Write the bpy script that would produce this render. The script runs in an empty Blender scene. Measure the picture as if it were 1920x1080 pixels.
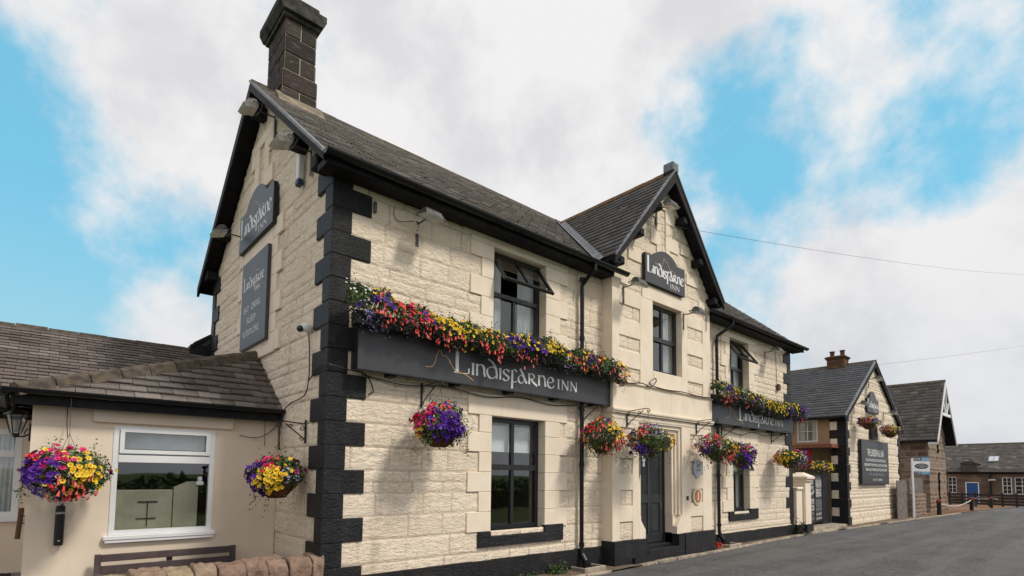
import bpy, math, random
import numpy as np
from mathutils import Vector, Matrix

scn = bpy.context.scene
col = scn.collection
R = math.radians

# ------------------------------------------------------------------ camera
cam_d = bpy.data.cameras.new('camera')
cam = bpy.data.objects.new('camera', cam_d); col.objects.link(cam); scn.camera = cam
yaw, pitch, roll = .724943728, .0668821782, .0112509349
f_ = Vector((math.sin(yaw)*math.cos(pitch), math.cos(yaw)*math.cos(pitch), math.sin(pitch)))
r_ = Vector((math.cos(yaw), -math.sin(yaw), 0)); u_ = r_.cross(f_)
r2 = r_*math.cos(roll)+u_*math.sin(roll); u2 = -r_*math.sin(roll)+u_*math.cos(roll)
M = Matrix((r2, u2, -f_)).transposed().to_4x4()
M.translation = Vector((-2.54, -6.126, 1.6))
cam.matrix_world = M
cam_d.sensor_width = 36; cam_d.lens = 1015.24*36/1920
cam_d.shift_x = 0; cam_d.shift_y = (822.21-540)/1920
cam_d.clip_start = .05; cam_d.clip_end = 3000
scn.render.resolution_x = 1024; scn.render.resolution_y = 576

# ------------------------------------------------------------------ light and exposure
SUN_EL = R(50); SH = Vector((-.46, .89, 0)).normalized()
sun_dir = Vector((SH.x*math.cos(SUN_EL), SH.y*math.cos(SUN_EL), -math.sin(SUN_EL)))
sd = bpy.data.lights.new('sun', 'SUN'); sd.energy = 2.0; sd.angle = R(9.0); sd.color = (1, .94, .84)
so = bpy.data.objects.new('sun', sd); col.objects.link(so)
so.rotation_euler = sun_dir.to_track_quat('-Z', 'Y').to_euler()
scn.view_settings.view_transform = 'Standard'; scn.view_settings.look = 'None'
scn.view_settings.exposure = 0.37; scn.view_settings.gamma = 1

# ------------------------------------------------------------------ node helpers
class NT:
    def __init__(s, tree): s.t = tree; s.n = tree.nodes; s.l = tree.links
    def node(s, ty, **kw):
        n = s.n.new(ty)
        for k, v in kw.items(): setattr(n, k, v)
        return n
    def put(s, sock, v):
        if isinstance(v, bpy.types.NodeSocket): s.l.new(v, sock)
        elif isinstance(v, (tuple, list)) and len(v) == 3 and sock.type == 'RGBA': sock.default_value = (*v, 1)
        else: sock.default_value = v
    def math(s, op, a, b=None, c=None, clamp=False):
        n = s.node('ShaderNodeMath', operation=op); n.use_clamp = clamp
        s.put(n.inputs[0], a)
        if b is not None: s.put(n.inputs[1], b)
        if c is not None: s.put(n.inputs[2], c)
        return n.outputs[0]
    def vmath(s, op, a, b=None, sc=None):
        n = s.node('ShaderNodeVectorMath', operation=op)
        s.put(n.inputs[0], a)
        if b is not None: s.put(n.inputs[1], b)
        if sc is not None: s.put(n.inputs['Scale'], sc)
        return n.outputs['Value'] if op in ('DOT_PRODUCT', 'LENGTH') else n.outputs[0]
    def noise(s, vec, scale, detail=4, rough=.55, dist=0, color=False):
        n = s.node('ShaderNodeTexNoise'); s.put(n.inputs['Vector'], vec)
        n.inputs['Scale'].default_value = scale; n.inputs['Detail'].default_value = detail
        n.inputs['Roughness'].default_value = rough; n.inputs['Distortion'].default_value = dist
        return n.outputs['Color' if color else 'Fac']
    def ramp(s, fac, stops):
        n = s.node('ShaderNodeValToRGB'); s.put(n.inputs[0], fac)
        e = n.color_ramp.elements
        while len(e) < len(stops): e.new(.5)
        for i, (p, c) in enumerate(stops):
            e[i].position = p; e[i].color = (*c, 1) if isinstance(c, tuple) else (c, c, c, 1)
        return n.outputs[0]
    def mix(s, fac, a, b, mode='MIX'):
        n = s.node('ShaderNodeMix', data_type='RGBA', blend_type=mode)
        s.put(n.inputs[0], fac); s.put(n.inputs[6], a); s.put(n.inputs[7], b)
        return n.outputs[2]
    def maprange(s, v, a, b, c=0, d=1, smooth=True):
        n = s.node('ShaderNodeMapRange', interpolation_type='SMOOTHSTEP' if smooth else 'LINEAR')
        s.put(n.inputs[0], v)
        for i, x in enumerate((a, b, c, d)): n.inputs[i+1].default_value = x
        return n.outputs[0]

# ------------------------------------------------------------------ world: blue sky with clouds
w = bpy.data.worlds.new('World'); scn.world = w; w.use_nodes = True
T = NT(w.node_tree); T.n.clear()
out = T.node('ShaderNodeOutputWorld'); bg = T.node('ShaderNodeBackground'); bg.inputs[1].default_value = .1
T.l.new(bg.outputs[0], out.inputs[0])
sky = T.node('ShaderNodeTexSky', sky_type='NISHITA'); sky.sun_disc = False
sky.sun_elevation = SUN_EL; sky.sun_rotation = math.atan2(-sun_dir.x, -sun_dir.y)
sky.air_density = 1.0; sky.dust_density = .6; sky.ozone_density = 1.5
tc = T.node('ShaderNodeTexCoord').outputs['Generated']
nrm = T.vmath('NORMALIZE', tc)
wn = T.vmath('SUBTRACT', T.noise(nrm, 5, 5, .6, color=True), (.5, .5, .5))
wdir = T.vmath('NORMALIZE', T.vmath('ADD', nrm, T.vmath('SCALE', wn, sc=.10)))
# measured cloud cover by direction (x, y, z, cover)
CC = [(-0.028,0.841,0.540,0.70), (0.062,0.815,0.576,0.50), (0.162,0.775,0.610,0.40), (0.301,0.702,0.645,0.80), (0.424,0.617,0.663,0.90), (0.567,0.488,0.664,1.00), (0.664,0.375,0.647,1.00), (0.740,0.262,0.619,0.80), (0.784,0.183,0.593,0.75), (0.808,0.133,0.574,0.35), (0.833,0.072,0.549,0.45), (-0.035,0.873,0.487,0.10), (0.020,0.860,0.509,0.45), (0.101,0.837,0.538,0.85), (0.174,0.817,0.550,0.95), (0.384,0.696,0.607,0.95), (0.541,0.571,0.617,1.00), (0.675,0.425,0.603,0.90), (0.743,0.357,0.567,0.15), (0.771,0.275,0.575,0.65), (0.813,0.216,0.540,0.85), (0.824,0.147,0.547,0.10), (0.863,0.092,0.496,0.70), (-0.031,0.905,0.423,0.05), (0.025,0.896,0.444,0.95), (0.110,0.872,0.477,0.95), (0.191,0.848,0.494,0.90), (0.376,0.763,0.526,0.90), (0.544,0.635,0.548,1.00), (0.690,0.483,0.539,0.85), (0.777,0.366,0.513,0.20), (0.811,0.291,0.508,0.45), (0.841,0.219,0.494,0.80), (0.868,0.153,0.473,0.70), (0.892,0.087,0.444,0.35), (-0.018,0.930,0.368,0.12), (0.058,0.921,0.386,0.55), (0.137,0.903,0.407,0.60), (0.537,0.694,0.480,0.90), (0.666,0.572,0.479,0.85), (0.783,0.418,0.461,0.55), (0.836,0.317,0.448,0.12), (0.879,0.211,0.428,0.15), (0.913,0.102,0.396,0.25), (-0.015,0.952,0.305,0.15), (0.063,0.943,0.326,0.40), (0.152,0.928,0.340,0.45), (0.840,0.386,0.380,0.30), (0.885,0.284,0.369,0.85), (0.922,0.193,0.335,1.00), (0.942,0.092,0.323,1.00), (-0.011,0.974,0.224,0.25), (0.070,0.968,0.240,0.45), (0.155,0.958,0.240,0.80), (0.885,0.365,0.289,0.45), (0.923,0.262,0.282,0.95), (0.957,0.141,0.252,1.00), (0.107,0.981,0.162,0.60), (0.937,0.298,0.182,0.45), (0.963,0.207,0.172,0.80), (0.980,0.119,0.162,0.80), (0.989,0.123,0.081,0.75), (0.973,0.211,0.094,0.70)]
num = T.math('MULTIPLY', 1.0, .02*1.0); den = .02
for dx, dy, dz, cv in CC:
    d = Vector((dx, dy, dz)).normalized()
    g = T.math('EXPONENT', T.math('MULTIPLY', T.math('SUBTRACT', T.vmath('DOT_PRODUCT', wdir, tuple(d)), 1.0), 190.0))
    num = T.math('MULTIPLY_ADD', g, cv, num); den = T.math('ADD', den, g)
acc = T.math('DIVIDE', num, den)
acc = T.math('ADD', acc, T.math('MULTIPLY_ADD', T.noise(nrm, 6, 8, .58), 1.0, -.5))
mask = T.maprange(acc, .36, .68)
shade = T.noise(T.vmath('ADD', nrm, (3.1, 1.7, .4)), 4.5, 5, .6)
zc = T.node('ShaderNodeSeparateXYZ'); T.l.new(nrm, zc.inputs[0])
low = T.maprange(zc.outputs[2], .02, .42)
cl_hi = T.mix(T.maprange(shade, .32, .56), (5.6, 5.6, 5.8), (6.9, 6.8, 6.8))
cl_lo = T.mix(T.maprange(shade, .35, .66), (4.6, 4.9, 5.25), (6.1, 6.15, 6.35))
cloud = T.mix(low, cl_lo, cl_hi)
skyc = T.mix(1.0, sky.outputs[0], (1.45, 2.5, 2.2), 'MULTIPLY')
skyc = T.mix(T.maprange(zc.outputs[2], .0, .42), (3.3, 5.0, 5.6), T.mix(.85, skyc, (1.5, 4.2, 5.8)))
T.l.new(T.mix(mask, skyc, cloud), bg.inputs[0])

# ------------------------------------------------------------------ materials
def mat(name, base, rough=.6, bump=None, spec=.4, metal=0, build=None):
    m = bpy.data.materials.new(name); m.use_nodes = True
    t = NT(m.node_tree); b = t.n['Principled BSDF']
    b.inputs['Roughness'].default_value = rough; b.inputs['Metallic'].default_value = metal
    b.inputs['Specular IOR Level'].default_value = spec
    oc = t.node('ShaderNodeTexCoord').outputs['Object']
    c = base
    if build: c = build(t, oc, b)
    if c is not None: t.put(b.inputs['Base Color'], c)
    if bump:
        bn = t.node('ShaderNodeBump'); bn.inputs['Strength'].default_value = bump[1]; bn.inputs['Distance'].default_value = bump[2]
        t.l.new(t.noise(oc, bump[0], 6, .65), bn.inputs['Height']); t.l.new(bn.outputs[0], b.inputs['Normal'])
    return m
def varied(a, b_, scale, detail=5, lo=.35, hi=.65, stain=None):
    def f(t, oc, b):
        c = t.mix(t.maprange(t.noise(oc, scale, detail, .6), lo, hi), a, b_)
        if stain:
            sc, sa, sb, colr, amt = stain
            mp = t.node('ShaderNodeMapping'); mp.inputs['Scale'].default_value = (1, 1, .22); t.l.new(oc, mp.inputs[0])
            c = t.mix(t.math('MULTIPLY', t.maprange(t.noise(mp.outputs[0], sc, 7, .7), sa, sb), amt), c, colr)
        return c
    return f
CREAM = (.76, .66, .50)
MT = {}
def cream_rock(t, oc, b):
    at = t.node('ShaderNodeAttribute', attribute_name='blk')
    c = t.mix(at.outputs['Fac'], (.82, .69, .54), (.89, .765, .61))
    at2 = t.node('ShaderNodeAttribute', attribute_name='mor')
    c = t.mix(t.math('MULTIPLY', at2.outputs['Fac'], .5), c, (.42, .34, .25))
    mp = t.node('ShaderNodeMapping'); mp.inputs['Scale'].default_value = (1, 1, .18); t.l.new(oc, mp.inputs[0])
    c = t.mix(t.math('MULTIPLY', t.maprange(t.noise(mp.outputs[0], 2.5, 8, .7), .53, .78), .6), c, (.42, .34, .24))
    c = t.mix(t.math('MULTIPLY', t.maprange(t.noise(oc, 30, 3, .6), .62, .78), .45), c, (.45, .36, .26))
    return c
MT['rock'] = mat('cream_painted_rock_faced_stone', None, .75, None, .3, build=cream_rock)
def chisel(m, sc, dist):
    t = NT(m.node_tree); b = t.n['Principled BSDF']; oc = t.node('ShaderNodeTexCoord').outputs['Object']
    mp = t.node('ShaderNodeMapping'); mp.inputs['Scale'].default_value = (1, 1, 2.6); mp.inputs['Rotation'].default_value = (.12, .15, 0); t.l.new(oc, mp.inputs[0])
    bn = t.node('ShaderNodeBump'); bn.inputs['Strength'].default_value = 1; bn.inputs['Distance'].default_value = dist
    n1 = t.noise(mp.outputs[0], sc, 7, .68, .6); n2 = t.maprange(t.noise(mp.outputs[0], sc*.7, 4, .6, 1.2), .44, .56)
    t.put(bn.inputs['Height'], t.math('MULTIPLY_ADD', n2, .35, n1)); t.l.new(bn.outputs[0], b.inputs['Normal'])
chisel(MT['rock'], 13, .013)
MT['dressed'] = mat('cream_painted_dressed_stone', None, .7, (35, .3, .006), .3, build=varied((.88, .765, .615), (.82, .70, .55), 3, stain=(3.2, .58, .82, (.45, .38, .28), .45)))
MT['render'] = mat('cream_smooth_render', None, .8, (60, .18, .004), .25, build=varied((.80, .68, .55), (.75, .63, .50), 1.6, stain=(2, .6, .85, (.42, .34, .25), .35)))
def blackp(t, oc, b):
    c = t.mix(t.maprange(t.noise(oc, 6, 6, .7), .4, .7), (.009, .0093, .011), (.018, .0183, .021))
    c = t.mix(t.math('MULTIPLY', t.maprange(t.noise(oc, 2.3, 7, .72), .48, .7), .5), c, (.045, .044, .043))
    return t.mix(t.math('MULTIPLY', t.maprange(t.noise(oc, 38, 3, .65), .67, .74), .4), c, (.3, .29, .27))
MT['black'] = mat('black_masonry_paint', None, .5, (34, 1.0, .03), .35, build=blackp)
MT['gutter'] = mat('black_gutter_plastic', (.007, .0075, .009), .35, None, .35)
MT['timber'] = mat('black_painted_timber', None, .65, (20, .3, .004), .2, build=varied((.007, .0072, .0085), (.016, .016, .018), 8))
MT['lead'] = mat('grey_lead_flashing', None, .5, (14, .4, .008), .5, build=varied((.11, .115, .13), (.20, .21, .225), 7))
MT['mortar'] = mat('pale_mortar', None, .9, (40, .6, .01), .2, build=varied((.30, .24, .17), (.17, .15, .12), 6))
def slate(c1, c2, c3, moss, mossc=(.12, .085, .03)):
    def f(t, oc, b):
        g = t.node('ShaderNodeNewGeometry').outputs['Random Per Island']
        c = t.ramp(g, [(0, c1), (.45, c2), (.8, c2), (1, c3)])
        n = t.noise(oc, 1.7, 8, .72)
        c = t.mix(t.maprange(t.noise(oc, 24, 4, .7), .3, .75), c, t.mix(.5, c, (.01, .01, .01)))
        return t.mix(t.math('MULTIPLY', t.maprange(n, .52, .72), moss), c, mossc)
    return f
MT['slate'] = mat('weathered_brown_grey_slate', None, .6, (30, .4, .006), .4, build=slate((.10, .087, .078), (.17, .15, .135), (.29, .27, .25), .45))
MT['slate_bay'] = mat('dark_grey_slate', None, .55, (30, .4, .006), .4, build=slate((.09, .082, .078), (.145, .135, .128), (.21, .20, .19), .45))
MT['slate_new'] = mat('even_blue_grey_slate', None, .5, (30, .3, .005), .45, build=slate((.075, .078, .086), (.11, .115, .125), (.15, .155, .168), .08))
MT['slate_ext'] = mat('brown_purple_slate', None, .5, (30, .5, .008), .5, build=slate((.075, .058, .050), (.145, .113, .097), (.25, .22, .195), .35))
MT['ridge'] = mat('lichened_ridge_tile', None, .85, (25, .7, .012), .2, build=varied((.12, .095, .07), (.055, .048, .04), 9))
MT['ridge_rust'] = mat('orange_lichened_ridge_tile', None, .85, (25, .7, .012), .2, build=varied((.20, .095, .03), (.10, .065, .035), 8))
def chim(t, oc, b):
    at = t.node('ShaderNodeAttribute', attribute_name='blk')
    mp = t.node('ShaderNodeMapping'); mp.inputs['Scale'].default_value = (1, 1, 5); t.l.new(oc, mp.inputs[0])
    c = t.mix(at.outputs['Fac'], (.030, .025, .024), (.068, .052, .046))
    c = t.mix(t.maprange(t.noise(mp.outputs[0], 5, 6, .7), .52, .74), c, (.21, .15, .125))
    a2 = t.node('ShaderNodeAttribute', attribute_name='mor')
    return t.mix(a2.outputs['Fac'], c, (.38, .33, .27))
MT['chimney'] = mat('sooty_sandstone', None, .85, (26, .8, .02), .25, build=chim)
MT['cap'] = mat('dark_weathered_chimney_cap', None, .9, (18, .8, .02), .2, build=varied((.03, .032, .03), (.09, .085, .075), 6))
def rub(a, b2, c2, mo):
    def f(t, oc, b):
        at = t.node('ShaderNodeAttribute', attribute_name='blk')
        c = t.ramp(at.outputs['Fac'], [(0, a), (.55, b2), (1, c2)])
        c = t.mix(t.maprange(t.noise(oc, 9, 6, .7), .3, .8), c, t.mix(.6, c, (.05, .035, .03)))
        a2 = t.node('ShaderNodeAttribute', attribute_name='mor')
        return t.mix(a2.outputs['Fac'], c, mo)
    return f
MT['redstone'] = mat('red_brown_rubble_stone', None, .9, (20, .6, .02), .2, build=rub((.13, .075, .055), (.24, .15, .11), (.34, .25, .19), (.30, .25, .20)))
MT['copingstone'] = mat('pink_sandstone_coping', None, .9, (24, .9, .03), .2, build=rub((.30, .20, .15), (.37, .25, .19), (.40, .31, .20), (.10, .07, .05)))
MT['backstone'] = mat('brown_ashlar_stone', None, .9, (8, .5, .02), .2, build=rub((.13, .085, .06), (.19, .125, .085), (.25, .17, .12), (.12, .09, .07)))
MT['sign'] = mat('dark_slate_grey_sign_board', None, .42, None, .5, build=varied((.044, .045, .052), (.052, .053, .060), 3))
MT['signedge'] = mat('black_sign_edge', (.012, .012, .014), .45)
MT['white'] = mat('white_lettering', (.82, .82, .82), .5)
MT['dimwhite'] = mat('faded_white_lettering', (.40, .41, .43), .5)
MT['gold'] = mat('gold_line', (.62, .40, .20), .45)
MT['upvc'] = mat('white_upvc', None, .3, None, .5, build=varied((.80, .81, .82), (.74, .75, .76), 2))
MT['frame'] = mat('black_painted_window_frame', (.018, .019, .022), .32, None, .5)
MT['door'] = mat('charcoal_door_paint', None, .4, (30, .1, .002), .45, build=varied((.028, .029, .034), (.038, .039, .044), 4))
MT['iron'] = mat('black_wrought_iron', (.010, .010, .011), .45, (60, .3, .002))
MT['dark'] = mat('dark_interior', (.035, .032, .03), .9)
MT['roomlit'] = mat('plain_interior_wall', (.16, .14, .12), .9)
MT['curtain'] = mat('white_curtain_fabric', None, .9, None, .1, build=varied((.80, .81, .82), (.66, .68, .70), 3))
MT['lampbody'] = mat('weathered_lamp_housing', None, .5, (30, .4, .004), .4, build=varied((.035, .033, .032), (.10, .095, .09), 14))
MT['lampglass'] = mat('clouded_lamp_glass', None, .25, None, .6, build=varied((.52, .50, .44), (.34, .33, .29), 10))
MT['chrome'] = mat('brushed_metal', (.55, .55, .56), .25, metal=1)
MT['wicker'] = mat('brown_wicker', None, .9, (70, 1, .02), .2, build=varied((.16, .065, .025), (.07, .03, .015), 25))
MT['bench'] = mat('grey_purple_stained_wood', None, .6, (40, .3, .003), .35, build=varied((.105, .075, .075), (.075, .055, .057), 7))
MT['tan'] = mat('tan_render', None, .85, (50, .2, .004), .2, build=varied((.42, .29, .17), (.36, .25, .15), 2))
MT['khaki'] = mat('khaki_reflection_board', None, .6, None, .3, build=varied((.29, .27, .21), (.40, .375, .30), 2.5))  # colour of the board that stands in for a reflection in the extension pane
MT['terracotta'] = mat('terracotta_beam', (.22, .075, .04), .7)
MT['red'] = mat('red_cloth', (.42, .015, .02), .8)
MT['darkred'] = mat('dull_red_paint', (.20, .018, .02), .7)
MT['brick'] = mat('orange_brown_brick', None, .85, (30, .5, .01), .2, build=rub((.12, .06, .035), (.17, .09, .05), (.22, .125, .07), (.10, .08, .06)))
MT['greywood'] = mat('silvered_fence_wood', None, .85, (30, .5, .006), .2, build=varied((.22, .19, .175), (.14, .12, .11), 6))
MT['darkwood'] = mat('dark_stained_fence_wood', (.028, .02, .017), .7)
MT['blue'] = mat('blue_door_paint', (.02, .085, .26), .4)
MT['saleblue'] = mat('sale_board_blue', (.05, .28, .50), .5)
MT['salenavy'] = mat('sale_board_navy', (.015, .045, .09), .5)
MT['plaque'] = mat('pale_blue_plaque', (.50, .54, .60), .35)
MT['terr_plq'] = mat('terracotta_plaque_centre', (.50, .17, .06), .5)
MT['cream_plq'] = mat('cream_plaque_rim', (.72, .64, .50), .5)
MT['green'] = mat('green_tray', (.02, .22, .12), .5)
MT['rust'] = mat('rusty_tube', (.10, .05, .03), .7)
MT['rope'] = mat('pale_rope', (.6, .58, .52), .9)
def asph(t, oc, b):
    v = t.node('ShaderNodeTexVoronoi', feature='DISTANCE_TO_EDGE'); v.inputs['Scale'].default_value = .55; t.l.new(t.vmath('ADD', oc, t.vmath('SCALE', t.noise(oc, 3, 5, .6, color=True), sc=.5)), v.inputs['Vector'])
    crack = t.math('MULTIPLY', t.maprange(v.outputs['Distance'], .004, .012, 1, 0), t.maprange(t.noise(oc, .5, 3, .5), .5, .62))
    c = t.mix(t.maprange(t.noise(oc, 16, 8, .88), .38, .64), (.05, .051, .054), (.145, .144, .146))
    c = t.mix(t.math('MULTIPLY', t.maprange(t.noise(oc, .8, 6, .65), .45, .62), .5), c, (.055, .055, .057))
    c = t.mix(t.math('MULTIPLY', t.maprange(t.noise(oc, 45, 2, .6), .64, .72), .7), c, (.30, .29, .27))
    mp = t.node('ShaderNodeMapping'); mp.inputs['Scale'].default_value = (.12, 1.6, 1); t.l.new(oc, mp.inputs[0])
    c = t.mix(t.math('MULTIPLY', t.maprange(t.noise(mp.outputs[0], 1.2, 4, .6), .42, .62), .35), c, (.16, .155, .15))
    return t.mix(t.math('MULTIPLY', crack, .7), c, (.03, .03, .03))
MT['asphalt'] = mat('worn_grey_asphalt', None, .85, (160, .8, .01), .3, build=asph)
def grav(t, oc, b):
    c = t.mix(t.maprange(t.noise(oc, 60, 4, .7), .35, .65), (.10, .075, .05), (.27, .21, .155))
    return t.mix(t.math('MULTIPLY', t.maprange(t.noise(oc, 2.2, 6, .7), .5, .66), .6), c, (.16, .105, .07))
MT['gravel'] = mat('gritty_brown_pavement', None, .95, (90, 1, .02), .15, build=grav)
MT['redgravel'] = mat('red_grit_forecourt', None, .95, (60, 1, .02), .15, build=varied((.24, .11, .07), (.16, .12, .08), 20))
MT['kerb'] = mat('worn_kerb_stone', None, .9, (30, .8, .01), .2, build=varied((.42, .36, .29), (.22, .18, .14), 6))
MT['paving'] = mat('grey_paving', None, .9, (30, .5, .01), .2, build=varied((.30, .27, .24), (.22, .20, .18), 4))
MT['grass'] = mat('grass_ground', None, .95, (30, 1, .04), .1, build=varied((.06, .09, .025), (.10, .12, .04), 6))
MT['hedge'] = mat('hedge_leaves', None, .7, None, .2, build=varied((.03, .06, .015), (.07, .11, .03), 8))
MT['mat'] = mat('black_rubber_mat', (.015, .015, .015), .9, (80, 1, .01))
def leafm(name, a, b2):
    def f(t, oc, b):
        g = t.node('ShaderNodeNewGeometry').outputs['Random Per Island']
        b.inputs['Transmission Weight'].default_value = 0
        return t.mix(g, a, b2)
    return mat(name, None, .55, None, .3, build=f)
MT['leaf'] = leafm('green_leaf', (.028, .06, .016), (.13, .20, .055))
MT['leafdark'] = leafm('dark_purple_green_leaf', (.018, .022, .014), (.05, .045, .03))
def petal(name, a, b2, ctr):
    def f(t, oc, b):
        g = t.node('ShaderNodeNewGeometry').outputs['Random Per Island']
        at = t.node('ShaderNodeAttribute', attribute_name='ctr')
        return t.mix(t.maprange(at.outputs['Fac'], .35, .8), t.mix(g, a, b2), ctr)
    return mat(name, None, .6, None, .25, build=f)
MT['yellow'] = petal('yellow_petal', (.74, .46, .02), (.82, .60, .05), (.42, .18, .01))
MT['purple'] = petal('purple_petal', (.05, .01, .19), (.115, .022, .34), (.03, .005, .10))
MT['magenta'] = petal('pink_red_petal', (.50, .012, .09), (.70, .05, .20), (.30, .0, .04))
MT['redpetal'] = petal('red_petal', (.60, .02, .02), (.78, .09, .05), (.35, .01, .01))
MT['fuchsia'] = petal('coral_fuchsia_bell', (.55, .025, .04), (.80, .22, .17), (.5, .03, .10))
MT['orange'] = petal('orange_petal', (.80, .22, .02), (.85, .35, .06), (.3, .08, .01))
MT['lobelia'] = petal('pale_violet_petal', (.22, .14, .50), (.46, .36, .70), (.7, .65, .8))
MT['whitepetal'] = petal('white_petal', (.70, .70, .68), (.80, .78, .76), (.6, .6, .3))
def glassm(name, tint=(.93, .97, .96), boost=.17):
    m = bpy.data.materials.new(name); m.use_nodes = True; t = NT(m.node_tree); t.n.clear()
    o = t.node('ShaderNodeOutputMaterial'); mx = t.node('ShaderNodeMixShader')
    tr = t.node('ShaderNodeBsdfTransparent'); tr.inputs[0].default_value = (*tint, 1)
    gl = t.node('ShaderNodeBsdfGlossy'); gl.inputs['Roughness'].default_value = .02
    oc = t.node('ShaderNodeTexCoord').outputs['Object']
    bn = t.node('ShaderNodeBump'); bn.inputs['Strength'].default_value = .05; bn.inputs['Distance'].default_value = .02
    t.l.new(t.noise(oc, 2.2, 1, .5), bn.inputs['Height']); t.l.new(bn.outputs[0], gl.inputs['Normal'])
    ge = t.node('ShaderNodeNewGeometry'); ca = t.math('ABSOLUTE', t.vmath('DOT_PRODUCT', ge.outputs['Incoming'], ge.outputs['Normal']))
    t.put(mx.inputs[0], t.math('MULTIPLY_ADD', t.math('POWER', t.math('SUBTRACT', 1.0, ca), 4.0), .85, boost, clamp=True))
    t.l.new(tr.outputs[0], mx.inputs[1]); t.l.new(gl.outputs[0], mx.inputs[2]); t.l.new(mx.outputs[0], o.inputs[0])
    return m
MT['glass'] = glassm('window_glass')

# ------------------------------------------------------------------ mesh helpers
def link(name, me, m, parent=None, smooth=False):
    o = bpy.data.objects.new(name, me); col.objects.link(o)
    for mm in (m if isinstance(m, (list, tuple)) else [m]):
        me.materials.append(MT[mm] if isinstance(mm, str) else mm)
    if parent: o.parent = parent; o.matrix_parent_inverse = pinv(parent)
    if smooth: me.polygons.foreach_set('use_smooth', [True]*len(me.polygons))
    return o
def wmat(o):
    m = o.matrix_basis.copy()
    if o.parent: m = wmat(o.parent) @ o.matrix_parent_inverse @ m
    return m
def pinv(p): return wmat(p).inverted()
def tag(o, label=None, cat=None, group=None, kind=None):
    if label: o['label'] = label
    if cat: o['category'] = cat
    if group: o['group'] = group
    if kind: o['kind'] = kind
    return o
def thing(name, loc, label, cat, group=None):
    o = bpy.data.objects.new(name, None); o.empty_display_size = .1; o.location = loc; col.objects.link(o)
    return tag(o, label, cat, group)
class MB:
    """collects shapes into one mesh"""
    def __init__(s): s.v = []; s.f = []; s.mi = []
    def add(s, vs, fs, mi=0):
        b = len(s.v); s.v += [tuple(v) for v in vs]; s.f += [tuple(b+i for i in f) for f in fs]; s.mi += [mi]*len(fs); return s
    def box(s, x0, x1, y0, y1, z0, z1, mi=0, c=0.0, M=None):
        if x0 > x1: x0, x1 = x1, x0
        if y0 > y1: y0, y1 = y1, y0
        if z0 > z1: z0, z1 = z1, z0
        if c <= 0:
            vs = [(x, y, z) for z in (z0, z1) for y in (y0, y1) for x in (x0, x1)]
            fs = [(0, 2, 3, 1), (4, 5, 7, 6), (0, 1, 5, 4), (2, 6, 7, 3), (0, 4, 6, 2), (1, 3, 7, 5)]
        else: # chamfered
            vs = []; idx = {}
            for ix, X in ((0, x0), (1, x1)):
                for iy, Y in ((0, y0), (1, y1)):
                    for iz, Z in ((0, z0), (1, z1)):
                        sx, sy, sz = 1-2*ix, 1-2*iy, 1-2*iz
                        for a in range(3):
                            p = [X+sx*c, Y+sy*c, Z+sz*c]; p[a] = (X, Y, Z)[a]
                            idx[ix, iy, iz, a] = len(vs); vs.append(tuple(p))
            fs = []
            for a in range(3):
                b, d = (a+1) % 3, (a+2) % 3
                for e in (0, 1):
                    q = []
                    for (i, j) in ((0, 0), (1, 0), (1, 1), (0, 1)):
                        k = [0, 0, 0]; k[a] = e; k[b] = i; k[d] = j; q.append(idx[(*k, a)])
                    fs.append(tuple(q if e else q[::-1]))
                for i in (0, 1):
                    for j in (0, 1):
                        k = [0, 0, 0]; k[b] = i; k[d] = j; k1 = k[:]; k1[a] = 1
                        q = (idx[(*k, b)], idx[(*k1, b)], idx[(*k1, d)], idx[(*k, d)])
                        fs.append(q if (i+j) % 2 == 0 else q[::-1])
            for ix in (0, 1):
                for iy in (0, 1):
                    for iz in (0, 1):
                        q = tuple(idx[ix, iy, iz, a] for a in range(3)); fs.append(q)
        if M is not None: vs = [tuple(M @ Vector(v)) for v in vs]
        return s.add(vs, fs, mi)
    def tube(s, pts, r, n=8, mi=0, closed=False, cap=True):
        pts = [Vector(p) for p in pts]; rs = r if isinstance(r, (list, tuple)) else [r]*len(pts)
        up = Vector((0, 0, 1)); vs = []; last = None
        for i, p in enumerate(pts):
            a = pts[i-1] if i else (pts[-1] if closed else p); b = pts[i+1] if i+1 < len(pts) else (pts[0] if closed else p)
            t = (b-a).normalized()
            if last is None: s1 = t.cross(up if abs(t.z) < .95 else Vector((1, 0, 0))).normalized()
            else: s1 = (last-t*last.dot(t)).normalized()
            last = s1; s2 = t.cross(s1)
            for k in range(n):
                an = 2*math.pi*k/n; vs.append(p+(s1*math.cos(an)+s2*math.sin(an))*rs[i])
        fs = []; m = len(pts)
        for i in range(m if closed else m-1):
            j = (i+1) % m
            for k in range(n): fs.append((i*n+k, i*n+(k+1) % n, j*n+(k+1) % n, j*n+k))
        if cap and not closed: fs += [tuple(range(n))[::-1], tuple((m-1)*n+k for k in range(n))]
        return s.add(vs, fs, mi)
    def prism(s, poly, axis, a0, a1, mi=0):
        """poly: 2D points in the plane across axis; axis 'x': (y,z), 'y': (x,z), 'z': (x,y)"""
        def P(p, a): return {'x': (a, p[0], p[1]), 'y': (p[0], a, p[1]), 'z': (p[0], p[1], a)}[axis]
        n = len(poly); vs = [P(p, a0) for p in poly]+[P(p, a1) for p in poly]
        fs = [tuple(range(n)), tuple(range(2*n-1, n-1, -1))]+[(i, i+n, (i+1) % n+n, (i+1) % n) for i in range(n)]
        return s.add(vs, fs, mi)
    def lathe(s, prof, c, n=20, mi=0):
        vs = []; fs = []
        for r, z in prof:
            for k in range(n): a = 2*math.pi*k/n; vs.append((c[0]+r*math.cos(a), c[1]+r*math.sin(a), c[2]+z))
        for i in range(len(prof)-1):
            for k in range(n): fs.append((i*n+k, i*n+(k+1) % n, (i+1)*n+(k+1) % n, (i+1)*n+k))
        return s.add(vs, fs, mi)
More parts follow.
